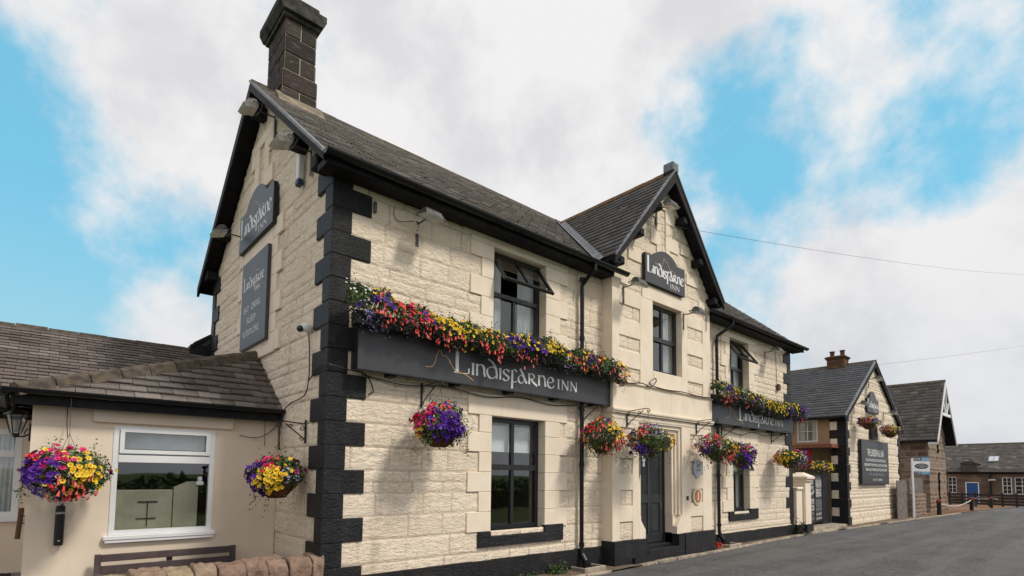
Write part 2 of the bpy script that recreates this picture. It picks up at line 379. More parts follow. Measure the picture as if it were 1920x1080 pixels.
    def build(s, name, m, parent=None, smooth=False, fix=True):
        me = bpy.data.meshes.new(name); me.from_pydata(s.v, [], s.f); me.update()
        if fix:
            import bmesh
            b = bmesh.new(); b.from_mesh(me); bmesh.ops.recalc_face_normals(b, faces=b.faces); b.to_mesh(me); b.free()
        o = link(name, me, m, parent, smooth)
        if any(s.mi): me.polygons.foreach_set('material_index', s.mi)
        return o
def np_mesh(name, V, F, m, parent=None, smooth=False, attrs=None, mi=None):
    V = np.ascontiguousarray(V, dtype=np.float32); F = np.ascontiguousarray(F, dtype=np.int32); k = F.shape[1]
    me = bpy.data.meshes.new(name); me.vertices.add(len(V)); me.vertices.foreach_set('co', V.ravel())
    me.loops.add(F.size); me.loops.foreach_set('vertex_index', F.ravel())
    me.polygons.add(len(F)); me.polygons.foreach_set('loop_start', np.arange(0, F.size, k, dtype=np.int32))
    me.update(calc_edges=True); me.validate()
    for an, av in (attrs or {}).items():
        a = me.attributes.new(an, 'FLOAT', 'POINT'); a.data.foreach_set('value', np.ascontiguousarray(av, dtype=np.float32))
    o = link(name, me, m, parent, smooth)
    if mi is not None: me.polygons.foreach_set('material_index', mi)
    return o
# ---- numpy noise
def vnoise(x, y, seed):
    g = np.random.RandomState(seed).rand(256, 256).astype(np.float32)
    xi = np.floor(x).astype(int); yi = np.floor(y).astype(int); fx = x-xi; fy = y-yi
    fx = fx*fx*(3-2*fx); fy = fy*fy*(3-2*fy); xi &= 255; yi &= 255; x1 = (xi+1) & 255; y1 = (yi+1) & 255
    return (g[xi, yi]*(1-fx)+g[x1, yi]*fx)*(1-fy)+(g[xi, y1]*(1-fx)+g[x1, y1]*fx)*fy
def fbm(x, y, seed, o=4):
    s = 0; a = .5
    for i in range(o): s = s+a*vnoise(x*2**i, y*2**i, seed+i); a *= .5
    return s
def sstep(x, a, b): t = np.clip((x-a)/(b-a), 0, 1); return t*t*(3-2*t)
def stone_wall(name, parent, m, O, U, N, W, z0, z1, res=.018, keep=None, holes=(), course=.285, zoff=0., blen=(.38, .72), seed=1, amp=.023, joint=.009, gd=.010, split=.3, xf=9, zf=24, tex=1.0):
    """real stone relief: courses and blocks as a height field standing on its wall plane"""
    O, U, N = (np.array(a, float) for a in (O, U, N)); rs = np.random.RandomState(seed)
    nx = int(W/res)+1; nz = int((z1-z0)/res)+1
    xs = np.linspace(0, W, nx); zs = np.linspace(z0, z1, nz); X, Z = np.meshgrid(xs, zs, indexing='ij')
    wob = .004*(vnoise(X*6, Z*6, seed+50)-.5)*2
    k0 = int(math.floor((z0-zoff)/course))-1; rows = []
    z = zoff+k0*course
    while z < z1+course:
        if rs.rand() < split: a = course*(.42+.16*rs.rand()); rows += [(z, z+a), (z+a, z+course)]
        else: rows.append((z, z+course))
        z += course
    H = np.zeros_like(X); B = np.zeros_like(X); D = np.full_like(X, 1.); OX = np.zeros_like(X)
    for (a, b) in rows:
        sel = (zs >= a) & (zs < b)
        if not sel.any(): continue
        j = [-rs.rand()*blen[1]]
        while j[-1] < W+1: j.append(j[-1]+blen[0]+(blen[1]-blen[0])*rs.rand()*(1.2 if rs.rand() < .2 else 1))
        j = np.array(j); jl = j+.0
        xx = X[:, sel]+wob[:, sel]; zz = Z[:, sel]+wob[:, sel]*.8
        i = np.clip(np.searchsorted(jl, xx)-1, 0, len(j)-2)
        rb = rs.rand(len(j)); ro = rs.rand(len(j))
        dx = np.minimum(xx-j[i], j[i+1]-xx); dz = np.minimum(zz-a, b-zz)
        D[:, sel] = np.minimum(dx, dz); B[:, sel] = rb[i]; OX[:, sel] = ro[i]*40+a*13
    edge = sstep(D, joint*.2, joint*1.5); pil = sstep(D, 0, .06)
    n1 = fbm(X*xf+OX+Z*3, Z*zf+OX-X*2, seed+9, 4)-.47; n2 = np.abs(fbm(X*xf*.8+OX*1.3, Z*zf*1.2+X*4, seed+19, 3)-.44); n3 = np.abs(fbm(X*xf*2.1+OX, Z*zf*2.6+X*5+n1*4, seed+29, 2)-.38)
    rough = .45+.85*((B*7.3) % 1)
    H = gd*(edge-1)+pil*(amp*.16*B)+edge*rough*tex*amp*(.45*n1-.7*n2-.9*n3+.4)
    mor = 1-edge
    P = O+X[..., None]*U+np.array([0, 0, 1.])*Z[..., None]+H[..., None]*N
    idx = np.arange(nx*nz).reshape(nx, nz)
    F = np.stack([idx[:-1, :-1], idx[1:, :-1], idx[1:, 1:], idx[:-1, 1:]], -1).reshape(-1, 4)
    cx = (X[:-1, :-1]+res/2).ravel(); cz = (Z[:-1, :-1]+res/2).ravel(); kp = np.ones(len(F), bool)
    if keep is not None: kp &= keep(cx, cz)
    for (a, b, c, d) in holes: kp &= ~((cx > a) & (cx < b) & (cz > c) & (cz < d))
    F = F[kp]; used = np.unique(F); rem = np.full(nx*nz, -1); rem[used] = np.arange(len(used)); F = rem[F]
    if np.dot(np.cross(U, [0, 0, 1.]), N) < 0: F = F[:, ::-1]
    return np_mesh(name, P.reshape(-1, 3)[used], F, m, parent, True, {'blk': B.ravel()[used], 'mor': mor.ravel()[used]})
def slates(name, parent, m, O, U, V, L, H, w=.26, e=.2, seed=3, umin=None, umax=None, th=.012, ragged=.006, cut=None):
    """individual slates: O eave corner, U along the eave, V up the slope"""
    O, U, V = (np.array(a, float) for a in (O, U, V)); U = U/np.linalg.norm(U); V = V/np.linalg.norm(V); N = np.cross(U, V)
    if N[2] < 0: N = -N
    rs = np.random.RandomState(seed); nr = int(math.ceil(H/e)); Vs = []; Fs = []; n = 0
    for r in range(nr):
        v0 = r*e; v1 = min(v0+e*1.25, H)
        u = np.arange(-w*(r % 2)/2-.02, L, w); k = len(u)
        a = u+.003; b = u+w-.003; lo = 0 if umin is None else umin(v0); hi = L if umax is None else umax(v0)
        lo1 = 0 if umin is None else umin(v1); hi1 = L if umax is None else umax(v1)
        a0 = np.clip(a, lo, hi); b0 = np.clip(b, lo, hi); a1 = np.clip(a, lo1, hi1); b1 = np.clip(b, lo1, hi1)
        ok = (b0-a0 > .02)
        if cut is not None: ok &= ~cut((a0+b0)/2, v0)
        a0, b0, a1, b1 = a0[ok], b0[ok], a1[ok], b1[ok]; k = len(a0)
        if not k: continue
        dj = rs.randn(k)*ragged; lift = th*(1.2+.5*rs.rand(k)); dv = dj
        def P(uu, vv, nn): return O+uu[:, None]*U+vv[:, None]*V+nn[:, None]*N
        z = np.zeros(k); vs = np.stack([P(a0, v0+dv, lift+th), P(b0, v0+dv, lift+th), P(b1, v1+z, z+.004), P(a1, v1+z, z+.004), P(a0, v0+dv, lift-.004), P(b0, v0+dv, lift-.004)], 1).reshape(-1, 3)
        b_ = n+np.arange(k)[:, None]*6
        Fs.append(np.concatenate([b_+[0, 1, 2, 3], b_+[4, 5, 1, 0]], 0)); Vs.append(vs); n += 6*k
    return np_mesh(name, np.concatenate(Vs), np.concatenate(Fs), m, parent)
# ---- lettering
def smooth_pts(p, n=8):
    p = [np.array(q, float) for q in p]
    if len(p) < 3: return p
    out = []
    for i in range(len(p)-1):
        p0 = p[i-1] if i else 2*p[0]-p[1]; p1, p2 = p[i], p[i+1]; p3 = p[i+2] if i+2 < len(p) else 2*p[-1]-p[-2]
        for k in range(n):
            t = k/n; out.append(.5*((2*p1)+(-p0+p2)*t+(2*p0-5*p1+4*p2-p3)*t*t+(-p0+3*p1-3*p2+p3)*t**3))
    out.append(p[-1]); return out
class Ink:
    """flat pen strokes with a broad nib, mapped on a plane"""
    def __init__(s, O, U, N): s.O = Vector(O); s.U = Vector(U).normalized(); s.N = Vector(N).normalized(); s.mb = MB(); s.k = 0
    def P(s, x, z): return s.O+s.U*x+Vector((0, 0, z))+s.N*(.0008+.00025*(s.k % 12))
    def stroke(s, pts, w, curve=True, ang=25, mn=.35):
        s.k += 1; p = smooth_pts(pts) if curve else [np.array(q, float) for q in pts]; vs = []
        for i in range(len(p)):
            a = p[max(i-1, 0)]; b = p[min(i+1, len(p)-1)]; t = b-a; L = np.hypot(*t)+1e-9; t = t/L
            th = math.atan2(t[1], t[0]); h = .5*w*max(mn, abs(math.sin(th-R(ang)))); nn = np.array([-t[1], t[0]])
            if i in (0, len(p)-1): pass
            vs += [s.P(*(p[i]+nn*h)), s.P(*(p[i]-nn*h))]
        s.mb.add(vs, [(2*i, 2*i+1, 2*i+3, 2*i+2) for i in range(len(p)-1)])
    def done(s, name, m, parent): return s.mb.build(name, m, parent, fix=False)
GL = { # uncial letters, x height 1
 'L': (1.45, [([(-.05, 2.05), (.45, 2.05)], 0, .5), ([(.2, 2.05), (.2, .02)], 0, 1.5), ([(-.08, .02), (.5, .0), (1.1, .04), (1.25, .12), (1.28, .5)], 1, .75)]),
 'i': (.42, [([(.02, .95), (.2, 1.02), (.2, .05)], 0, 1.), ([(.08, .02), (.34, .04)], 0, .5)]),
 'n': (1.08, [([(.0, .95), (.16, 1.02), (.16, .02)], 0, 1.), ([(.16, .78), (.4, .98), (.68, .95), (.82, .7), (.84, .35), (.92, .02)], 1, .95)]),
 'd': (1.15, [([(.12, 1.6), (.5, 1.42), (.86, 1.0), (.98, .5), (.98, .02)], 1, 1.), ([(.9, .9), (.5, .98), (.1, .75), (.06, .35), (.3, .02), (.65, .02), (.92, .25)], 1, .9)]),
 's': (.85, [([(.72, .82), (.5, .98), (.2, .92), (.14, .68), (.38, .5), (.66, .3), (.55, .05), (.28, .0), (.06, .14)], 1, 1.)]),
 'f': (.78, [([(.0, .95), (.2, 1.02), (.18, .3), (.16, -.62)], 0, 1.05), ([(.18, .9), (.4, 1.12), (.68, .95)], 1, .8), ([(.16, .06), (.4, -.02), (.68, .08)], 1, .7)]),
 'a': (1.08, [([(.22, 1.28), (.5, .9), (.74, .4), (.98, .03)], 1, 1.1), ([(.62, .62), (.3, .7), (.06, .4), (.16, .06), (.45, .0), (.72, .3)], 1, .85)]),
 'r': (1.12, [([(.0, .95), (.16, 1.02), (.16, .02)], 0, 1.), ([(.16, .95), (.5, 1.0), (.72, .82), (.62, .58), (.22, .48)], 1, .85), ([(.35, .5), (.65, .22), (1.05, -.05)], 1, .95)]),
 'e': (.95, [([(.12, .48), (.5, .5), (.74, .68), (.6, .96), (.3, .95), (.08, .6), (.12, .2), (.42, -.02), (.72, .06), (.88, .24)], 1, .95)]),
 'I': (.55, [([(.24, .95), (.24, .02)], 0, 1.1), ([(.05, .95), (.43, .95)], 0, .4), ([(.05, .02), (.43, .02)], 0, .4)]),
 'N': (1.12, [([(.18, .95), (.18, .02)], 0, .65), ([(.14, .97), (.9, .0)], 0, 1.1), ([(.9, .95), (.9, .0)], 0, .65), ([(.0, .96), (.24, .96)], 0, .4), ([(.76, .95), (1.04, .95)], 0, .4), ([(.04, .02), (.32, .02)], 0, .4)]),
}
CASTLE = [(0, .13), (.07, .14), (.14, .18), (.165, .30), (.19, .42), (.215, .72), (.25, .9), (.262, 1.0), (.285, .90), (.30, .98), (.315, .74), (.35, .77), (.37, .72), (.40, .78), (.43, .68), (.47, .6), (.52, .4), (.56, .26), (.63, .12), (.80, .08), (.87, .0), (1., -.17)]
def wordmark(ink, x0, x1, z, xh, sw, text='Lindisfarne'):
    tot = sum(GL[c][0] for c in text); k = (x1-x0)/tot; x = x0
    for c in text:
        for pts, cu, wm in GL[c][1]: ink.stroke([(x+px*k, z+pz*xh) for px, pz in pts], sw*wm, bool(cu))
        x += GL[c][0]*k
def castle(ink, x0, x1, z0, z1, w):
    ink.stroke([(x0+(x1-x0)*a, z0+(z1-z0)*b) for a, b in CASTLE], w, False, mn=.8)
def text(body, O, U, N, x0, x1, z0, z1, m, parent, name='lettering', bold=0., fit=True):
    cu = bpy.data.curves.new('t', 'FONT'); cu.body = body; cu.align_x = 'LEFT'; cu.offset = bold
    ob = bpy.data.objects.new('t', cu); col.objects.link(ob); dg = bpy.context.evaluated_depsgraph_get(); dg.update()
    me = bpy.data.meshes.new_from_object(ob.evaluated_get(dg)); bpy.data.objects.remove(ob)
    n = len(me.vertices); co = np.zeros(n*3, np.float32); me.vertices.foreach_get('co', co); co = co.reshape(-1, 3)
    a = co.min(0); b = co.max(0); fx = (co[:, 0]-a[0])/(b[0]-a[0]); fz = (co[:, 1]-a[1])/(b[1]-a[1])
    O, U, N = (np.array(q, float) for q in (O, U, N)); U = U/np.linalg.norm(U)
    P = O+(x0+(x1-x0)*fx)[:, None]*U+np.array([0, 0, 1.])*(z0+(z1-z0)*fz)[:, None]+N*.0015
    me.vertices.foreach_set('co', P.astype(np.float32).ravel()); me.materials.clear(); me.update(); me.name = name
    return link(name, me, m, parent)
def P3(o, u, x, z): return (o[0]+u[0]*x, o[1]+u[1]*x, o[2]+z)

exec_order = []

# ================================================================== ground
def terr(x):
    t = min(1, max(0, (x-30)/28)); t = t*t*(3-2*t); return -.42*t
def sheet(name, poly_rows, z, m, parent=None):
    """rows of (x, y0, y1): strip sheet following the terrain"""
    mb = MB(); vs = []
    for x, a, b in poly_rows: vs += [(x, a, terr(x)+z), (x, b, terr(x)+z)]
    mb.add(vs, [(2*i, 2*i+2, 2*i+3, 2*i+1) for i in range(len(poly_rows)-1)]); return mb.build(name, m, parent, fix=False)
gx = [-900, -60, -10, 0, 10, 20, 30]+[30+28*i/14 for i in range(1, 15)]+[80, 200, 900]
tag(sheet('ground', [(x, -900, 900) for x in gx], -.03, 'grass'), kind='structure')
edge = [(-30, -.55), (-4, -.55), (4, -.51), (7.3, -.42), (9, -.36), (13.4, -.2), (14.2, -.22), (17, -.37), (21.9, -.55), (26.5, -.82), (31, -1.0), (36.5, -1.15), (44, -.95), (52, -.75), (60, -.5), (75, 0)]
def ey(x):
    for (a, b), (c, d) in zip(edge, edge[1:]):
        if a <= x <= c: return b+(d-b)*(x-a)/(c-a)
    return 0
xs_ = sorted(set([e[0] for e in edge]+[30+2*i for i in range(23)]))
tag(sheet('road', [(x, -7.2, ey(x)) for x in xs_], .03, 'asphalt'), kind='structure')
tag(sheet('verge', [(x, -14, -7.25) for x in gx[1:-2]], .02, 'grass'), kind='structure')
# pavement strip with uneven edge, then kerb stones
pv = MB(); rs = random.Random(5); n = 130; vs = []
for i in range(n+1):
    x = -3+(26.6+3)*i/n; vs += [(x, ey(x)+.03*rs.random(), .045+.006*rs.random()), (x, 0.6 if x < 13.2 else 3.5, .085)]
pv.add(vs, [(2*i, 2*i+2, 2*i+3, 2*i+1) for i in range(n)]); tag(pv.build('pavement', 'gravel', fix=False), kind='structure')
kb = MB(); x = 3.0
while x < 30:
    L = .5+.5*rs.random(); y = ey(x+L/2)
    if rs.random() < .8:
        a = math.atan2(ey(x+L)-ey(x), L)
        kb.box(-L/2+.01, L/2-.01, -.05, .05, -.05, .028+.02*rs.random(), c=.012, M=Matrix.Translation((x+L/2, y+.02*rs.random(), .035+terr(x))) @ Matrix.Rotation(a+.03*(rs.random()-.5), 4, 'Z') @ Matrix.Rotation(.05*(rs.random()-.5), 4, 'X'))
    x += L
tag(kb.build('kerb', 'kerb'), kind='structure')
pt = MB(); pt.box(-9, 0, .3, 8, -.02, .06); tag(pt.build('patio', 'paving'), kind='structure')
tag(sheet('forecourt', [(x, ey(x)+.06, 9) for x in [22, 24.2, 26.5, 28, 30]+[30+2*i for i in range(1, 17)]], .034, 'redgravel'), kind='structure')
pf = MB(); pf.box(14.0, 17.4, -.1, .5, .0, .13, c=.02); pf.box(13.9, 16.2, -.28, -.1, .0, .10, c=.02)
tag(pf.build('entrance_paving', 'kerb'), kind='structure')
for (x0, x1, y0, y1, lb) in ((4.18, 4.62, -.34, -.07, 'stone edged drain gully below the first downpipe'), (9.05, 9.5, -.30, -.07, 'stone edged drain gully below the second downpipe, right of the entrance')):
    gr = MB(); gr.box(x0-.05, x1+.05, y0-.04, y0, .04, .125, c=.01); gr.box(x0-.05, x0, y0, y1, .04, .12, c=.01); gr.box(x1, x1+.05, y0, y1, .04, .12, c=.01)
    tag(gr.build('drain_gully', 'kerb'), lb, 'drain', 'drain gullies')

# ================================================================== the inn
inn = thing('inn_building', (6.6, 2.85, 0), 'large two-storey inn of cream painted stone with black quoins and slate roof', 'building')
K = .782; HM = .2855
def zr(k): return K+HM*k
W1 = (2.47, 3.57, .78, 2.46); W2 = (2.47, 3.57, 3.62, 5.0); W3 = (9.76, 10.74, 3.58, 4.94); W4 = (9.84, 10.68, .80, 2.42)
RT = .822
def gk(cx, cz, c=2.85): # gable outline
    return cz < 7.60-RT*np.abs(cx-c)
stone_wall('front_wall', inn, 'rock', (0, 0, 0), (1, 0, 0), (0, -1, 0), 5.02, .3, 5.25, holes=[W1, W2], zoff=K, seed=11)
stone_wall('front_wall', inn, 'rock', (8.42, 0, 0), (1, 0, 0), (0, -1, 0), 4.88, .25, 5.25, holes=[(W3[0]-8.42, W3[1]-8.42, W3[2], W3[3]), (W4[0]-8.42, W4[1]-8.42, W4[2], W4[3])], zoff=K, seed=12)
stone_wall('gable_wall', inn, 'rock', (.012, 0, 0), (0, 1, 0), (-1, 0, 0), 5.7, .3, 7.6, keep=gk, zoff=K, seed=13, tex=1.25, amp=.03, xf=8, zf=12, gd=.006)
mb = MB(); mb.prism([(0, 0), (5.68, 0), (5.68, 5.2), (2.85, 7.5), (0, 5.2)], 'x', 13.12, 13.29); mb.box(.05, 13.1, 5.5, 5.68, 0, 5.2)
mb.box(.03, .12, 0.03, 5.6, 0, 5.2); mb.prism([(.1, 5.2), (5.6, 5.2), (2.85, 7.45)], 'x', .03, .12)
mb.build('rear_wall', 'render', inn)
# quoins
def quoins(x, sx, ks, fl, fs, gl, gs, name='quoins', far=False, first_long=True):
    mb = MB()
    for k in ks:
        lng = (k % 2 == 0); wf = fl if lng else fs; wg = gs if lng else gl
        z0, z1 = zr(k)+.002, zr(k+1)-.002
        j = random.Random(k*7+int(x*10)); e = .020+.005*j.random()
        if not far: mb.box(x-sx*e, x+sx*(wf+.01*j.random()), -e, wg, z0, z1, c=.009)
        else: mb.box(x-sx*e, x+sx*.2, 5.7-wg, 5.7+e, z0, z1, c=.009)
    return mb
mb = quoins(0, 1, range(-2, 16), .48, .23, .46, .21); mb.box(-.015, .225, -.015, .205, -.05, 5.33); mb.build('quoins', 'black', inn)
quoins(0, 1, range(6, 16), .48, .23, .46, .21, far=True).build('quoins', 'black', inn)
mb = quoins(13.3, -1, range(-1, 16), .44, .20, .4, .2); mb.box(13.105, 13.31, -.010, .2, -.05, 5.2); mb.build('quoins', 'black', inn)
# plinth
for (x0, x1, y, z) in ((0, 5.0, -.05, .385), (8.44, 13.3, -.05, .32)):
    mb = MB()
    n = int((x1-x0)/.35)
    for i in range(n):
        a = x0+(x1-x0)*i/n; b = x0+(x1-x0)*(i+1)/n; mb.box(a, b+.0, y-.006*random.Random(i).random(), .1, -.05, z-.01*random.Random(i+9).random())
    mb.build('plinth', 'black', inn)
mb = MB(); mb.box(4.995, 5.76, -.30, .05, -.05, .47); mb.box(5.761, 6.0, -.285, .05, -.05, .46); mb.box(5.5, 6.1, -.36, -.3, -.05, .16); mb.build('bay_plinth', 'black', inn)
mb = MB(); mb.box(7.27, 8.445, -.30, .05, -.05, .48); mb.box(7.05, 7.269, -.285, .2, -.05, .475); mb.build('bay_plinth', 'black', inn)
# ---- window makers: local frame x along wall, y into wall, z up
def win_at(par, M): return par, M
class LB(MB):
    def __init__(s, M): super().__init__(); s.M = M
    def build(s, *a, **k): s.v = [tuple(s.M @ Vector(v)) for v in s.v]; return super().build(*a, **k)
def window(par, M, x0, x1, z0, z1, fr='frame', yd=.10, cols=2, rows=((0, 1),), fw=.055, mw=.035, open_row=None, open_ang=34, curtain='both', room=True, label=None, sill=None, thick=.06, pane_in=.03, hd=None, roomm='dark', fine=0):
    """frame with lights, glass, curtains and a dark room behind; rows are (bottom, top) fractions"""
    f = LB(M); Z = lambda t: z0+(z1-z0)*t
    f.box(x0, x0+fw, yd, yd+thick, z0, z1); f.box(x1-fw, x1, yd, yd+thick, z0, z1)
    f.box(x0+fw, x1-fw, yd, yd+thick, z0, z0+fw); f.box(x0+fw, x1-fw, yd, yd+thick, z1-fw, z1)
    g = LB(M)
    for ri, (a, b) in enumerate(rows):
        za = Z(a)+(fw if a == 0 else mw*.7); zb = Z(b)-(fw if b == 1 else mw*.7)
        if b != 1: f.box(x0+fw, x1-fw, yd-.012, yd+thick, Z(b)-mw*.7, Z(b)+mw*.7)
        if open_row == ri: continue
        for c in range(1, cols):
            xc = x0+(x1-x0)*c/cols; f.box(xc-mw/2, xc+mw/2, yd+.004, yd+thick-.004, za, zb)
        for q in range(fine):
            zc = za+(zb-za)*(q+1)/(fine+1); f.box(x0+fw, x1-fw, yd+.012, yd+thick-.012, zc-.01, zc+.01)
        g.add([(x0+fw*.8, yd+pane_in, za-.01), (x1-fw*.8, yd+pane_in, za-.01), (x1-fw*.8, yd+pane_in, zb+.01), (x0+fw*.8, yd+pane_in, zb+.01)], [(0, 1, 2, 3)])
    wo = f.build('window', fr, par)
    if label: wo['label'] = label
    if g.v: g.build('pane', 'glass', wo)
    if open_row is not None:
        a, b = rows[open_row]; za = Z(a); zb = Z(b)-fw*.6; h = zb-za
        s = LB(M @ Matrix.Translation((0, yd-.005, zb)) @ Matrix.Rotation(-R(open_ang), 4, 'X'))
        xa, xb = x0+fw*.5, x1-fw*.5; q = .05
        s.box(xa, xa+q, -.02, .02, -h, 0); s.box(xb-q, xb, -.02, .02, -h, 0); s.box(xa+q, xb-q, -.02, .02, -h, -h+q); s.box(xa+q, xb-q, -.02, .02, -q, 0)
        s.box((xa+xb)/2-.016, (xa+xb)/2+.016, -.018, .018, -h+q, -q)
        s.build('opening_sash', fr, wo)
        p = LB(M @ Matrix.Translation((0, yd-.005, zb)) @ Matrix.Rotation(-R(open_ang), 4, 'X')); p.add([(xa+q, 0, -h+q), (xb-q, 0, -h+q), (xb-q, 0, -q), (xa+q, 0, -q)], [(0, 1, 2, 3)]); p.build('pane', 'glass', wo)
    if curtain:
        c = LB(M)
        for side in ((0, 1) if curtain == 'both' else (0,) if curtain == 'left' else (1,)):
            wd = (x1-x0)*(.30 if curtain == 'both' else .5); a = x0+fw*.5 if side == 0 else x1-fw*.5-wd; n = 40
            pts = [(a+wd*i/n, yd+.14+.022*math.sin(i*1.55)+.01*math.sin(i*.6)) for i in range(n+1)]
            vs = [(x, y, z0+.02) for x, y in pts]+[(x, y, z1-.02) for x, y in pts]
            c.add(vs, [(i, i+1, i+n+2, i+n+1) for i in range(n)])
        c.build('curtain', 'curtain', wo, smooth=True, fix=False)
    if room:
        r = LB(M); a, b, c_, d, e = x0-.02, x1+.02, yd+thick+.002, yd+1.5, z0-.02
        g2 = z1+.02
        r.box(a-.02, a, c_, d, e, g2); r.box(b, b+.02, c_, d, e, g2); r.box(a, b, d, d+.02, e, g2); r.box(a, b, c_, d, e-.02, e); r.box(a, b, c_, d, g2, g2+.02)
        r.build('room', roomm, wo)
    return wo
I4 = Matrix.Identity(4)
wa = window(inn, I4, *W1, yd=.13, rows=((0, .555), (.555, 1)), mw=.06, fw=.07, curtain=None, label='ground-floor window left of the entrance')
hb = MB(); hb.box(W1[0]+.08, W1[1]-.08, .24, .25, 1.95, 2.36); hb.build('half_blind', 'curtain', wa)
window(inn, I4, *W2, yd=.13, rows=((0, .53), (.53, 1)), mw=.045, fw=.065, open_row=1, open_ang=36, label='upper window with its top sash open, left of the entrance bay')
window(inn, I4, *W3, yd=.13, rows=((0, .5), (.5, 1)), mw=.045, fw=.065, open_row=1, open_ang=38, label='upper window with its top sash open, right of the entrance bay')
window(inn, I4, *W4, yd=.13, rows=((0, .56), (.56, 1)), mw=.05, fw=.065, open_row=1, open_ang=24, label='ground-floor window with its top sash open')
BW = (6.26, 7.29, 3.62, 4.98)
window(inn, Matrix.Translation((0, -.24, 0)), *BW, yd=.13, rows=((0, .5), (.5, 1)), mw=.06, fw=.065, label='upper window in the entrance bay')
# ---- dressed surrounds
def surround(Wn, lintel_top, left=.43, leftS=.23, right=.52, rightS=.34, kmin=0, kmax=6, zl=None, long_par=0, y=-.028, yi=.15, clip=None):
    x0, x1, z0, z1 = Wn; mb = MB()
    for k in range(kmin, kmax):
        a, b = max(zr(k), z0-.0), min(zr(k+1), z1)
        if b-a < .03: continue
        lg = (k % 2 == long_par)
        mb.box(x0-(left if lg else leftS), x0, y, yi, a+.002, b-.002, c=.005); mb.box(x1, x1+(right if lg else rightS), y, yi, a+.002, b-.002, c=.005)
    mb.box(x0-left, x1+right, y, yi, z1+.002, lintel_top, c=.006)
    return mb
surround(W1, 2.78).build('window_surround', 'dressed', inn)
mb = surround(W2, 5.08, kmin=9, kmax=15); mb.box(W2[0]-.05, W2[1]+.05, -.04, .15, 3.52, 3.615, c=.01); mb.box(1.9, 4.1, -.02, .02, 5.085, 5.2); mb.build('window_surround', 'dressed', inn)
mb = surround(W3, 5.06, kmin=9, kmax=15, left=.42, leftS=.22, right=.42, rightS=.3); mb.box(W3[0]-.05, W3[1]+.05, -.04, .15, 3.48, 3.575, c=.01); mb.build('window_surround', 'dressed', inn)
surround(W4, 2.72, left=.50, leftS=.30, right=.5, rightS=.35).build('window_surround', 'dressed', inn)
for (x0, x1, z0) in ((W1[0], W1[1], W1[2]), (W4[0], W4[1], W4[2])):
    mb = MB(); a, b = x0-.23, x1+.42
    mb.box(a, b, -.045, .05, z0-.22, z0-.085, c=.008); mb.box(a, x0+.0, -.045, .05, z0-.083, z0+.0, c=.006); mb.box(x1, b, -.045, .05, z0-.083, z0+.04, c=.006)
    mb.prism([(-.045, z0-.083), (.14, z0-.083), (.14, z0+.0), (-.035, z0-.075)], 'x', x0+.002, x1-.002)
    mb.build('window_sill', 'black', inn)
# ---- entrance bay
bx0, bx1, by = 5.01, 8.43, -.24
bc = 6.72; BS = 1.17; BZ = 7.66
def bk(cx, cz): return cz < BZ-.12-BS*np.abs(cx+bx0-bc)
stone_wall('bay_wall', inn, 'rock', (bx0, by+.028, 0), (1, 0, 0), (0, -1, 0), bx1-bx0, .42, 7.6, keep=bk, holes=[(BW[0]-bx0, BW[1]-bx0, BW[2], BW[3]), (5.8-bx0, 7.24-bx0, 0, 2.6)], zoff=K, seed=14, amp=.02)
d = MB()
RL = [(4.45, 4.72), (3.87, 4.14), (3.31, 3.57)]; RG = [(2.2, 2.47), (1.64, 1.92), (1.07, 1.35), (.47, .79)]
def rowfill(xa, xb, rec, z0, z1, xl, xr):
    d.box(xa, xl, by, by+.1, z0, z1, c=.004); d.box(xr, xb, by, by+.1, z0, z1, c=.004)
    e = sorted(rec); cur = z0
    for a, b in e+[(z1, z1)]:
        if a-cur > .02: d.box(xl+.001, xr-.001, by+.001, by+.1, cur+.002, a-.002, c=.004)
        cur = b
rowfill(bx0, BW[0], RL, 3.285, 4.98, 5.21, 5.85); rowfill(BW[1], bx1, RL, 3.285, 4.98, 7.5, 8.12)
rowfill(bx0, 5.79, RG, .46, 2.72, 5.22, 5.6); rowfill(7.25, bx1, RG, .46, 2.72, 7.57, 8.06)
d.box(BW[0], BW[1], by-.004, by+.14, 3.29, BW[2]-.002, c=.01); d.box(5.92, 7.62, by-.002, by+.14, BW[3]+.002, 5.24, c=.005)
for x in (BW[0]-.001, BW[1]+.001): d.box(min(x, x+(-.02 if x < 7 else .02)), max(x, x+(-.02 if x < 7 else .02)), by+.002, by+.3, BW[2], BW[3])
d.box(bx0, 5.48, by, by+.1, 5.10, 5.37, c=.004); d.box(7.98, bx1, by, by+.1, 5.10, 5.37, c=.004); d.box(bx0, 5.24, by, by+.1, 4.985, 5.098, c=.004); d.box(8.2, bx1, by, by+.1, 4.985, 5.098, c=.004)
for (a, b, z0, z1) in ((6.22, 7.22, 6.93, 7.10), (6.22, 6.55, 6.68, 6.928), (6.42, 6.55, 6.42, 6.677), (6.22, 6.55, 6.14, 6.418), (6.42, 6.55, 5.6, 6.138), (6.73, 7.05, 6.68, 6.928), (6.73, 6.88, 6.42, 6.677), (6.73, 7.2, 6.14, 6.418), (6.73, 6.88, 5.6, 6.138), (5.5, 5.9, 5.62, 5.85), (7.5, 7.95, 5.62, 5.85), (7.3, 7.62, 6.2, 6.42)):
    d.box(a, b, by, by+.08, z0+.001, z1-.001, c=.004)
d.box(6.55, 6.73, by+.055, by+.08, 5.6, 6.93)
d.box(bx0, 5.79, by+.1, by+.2, .4, 2.72); d.box(7.25, bx1, by+.1, by+.2, .4, 2.72)
d.build('bay_dressings', 'dressed', inn)
mb = MB(); mb.box(bx0-.002, bx0+.03, by+.012, .0, .4, 5.42); mb.build('bay_return', 'dressed', inn)
mb = MB(); mb.box(bx1-.03, bx1+.002, by+.012, .0, .4, 5.42); mb.build('bay_return', 'dressed', inn)
mb = MB()
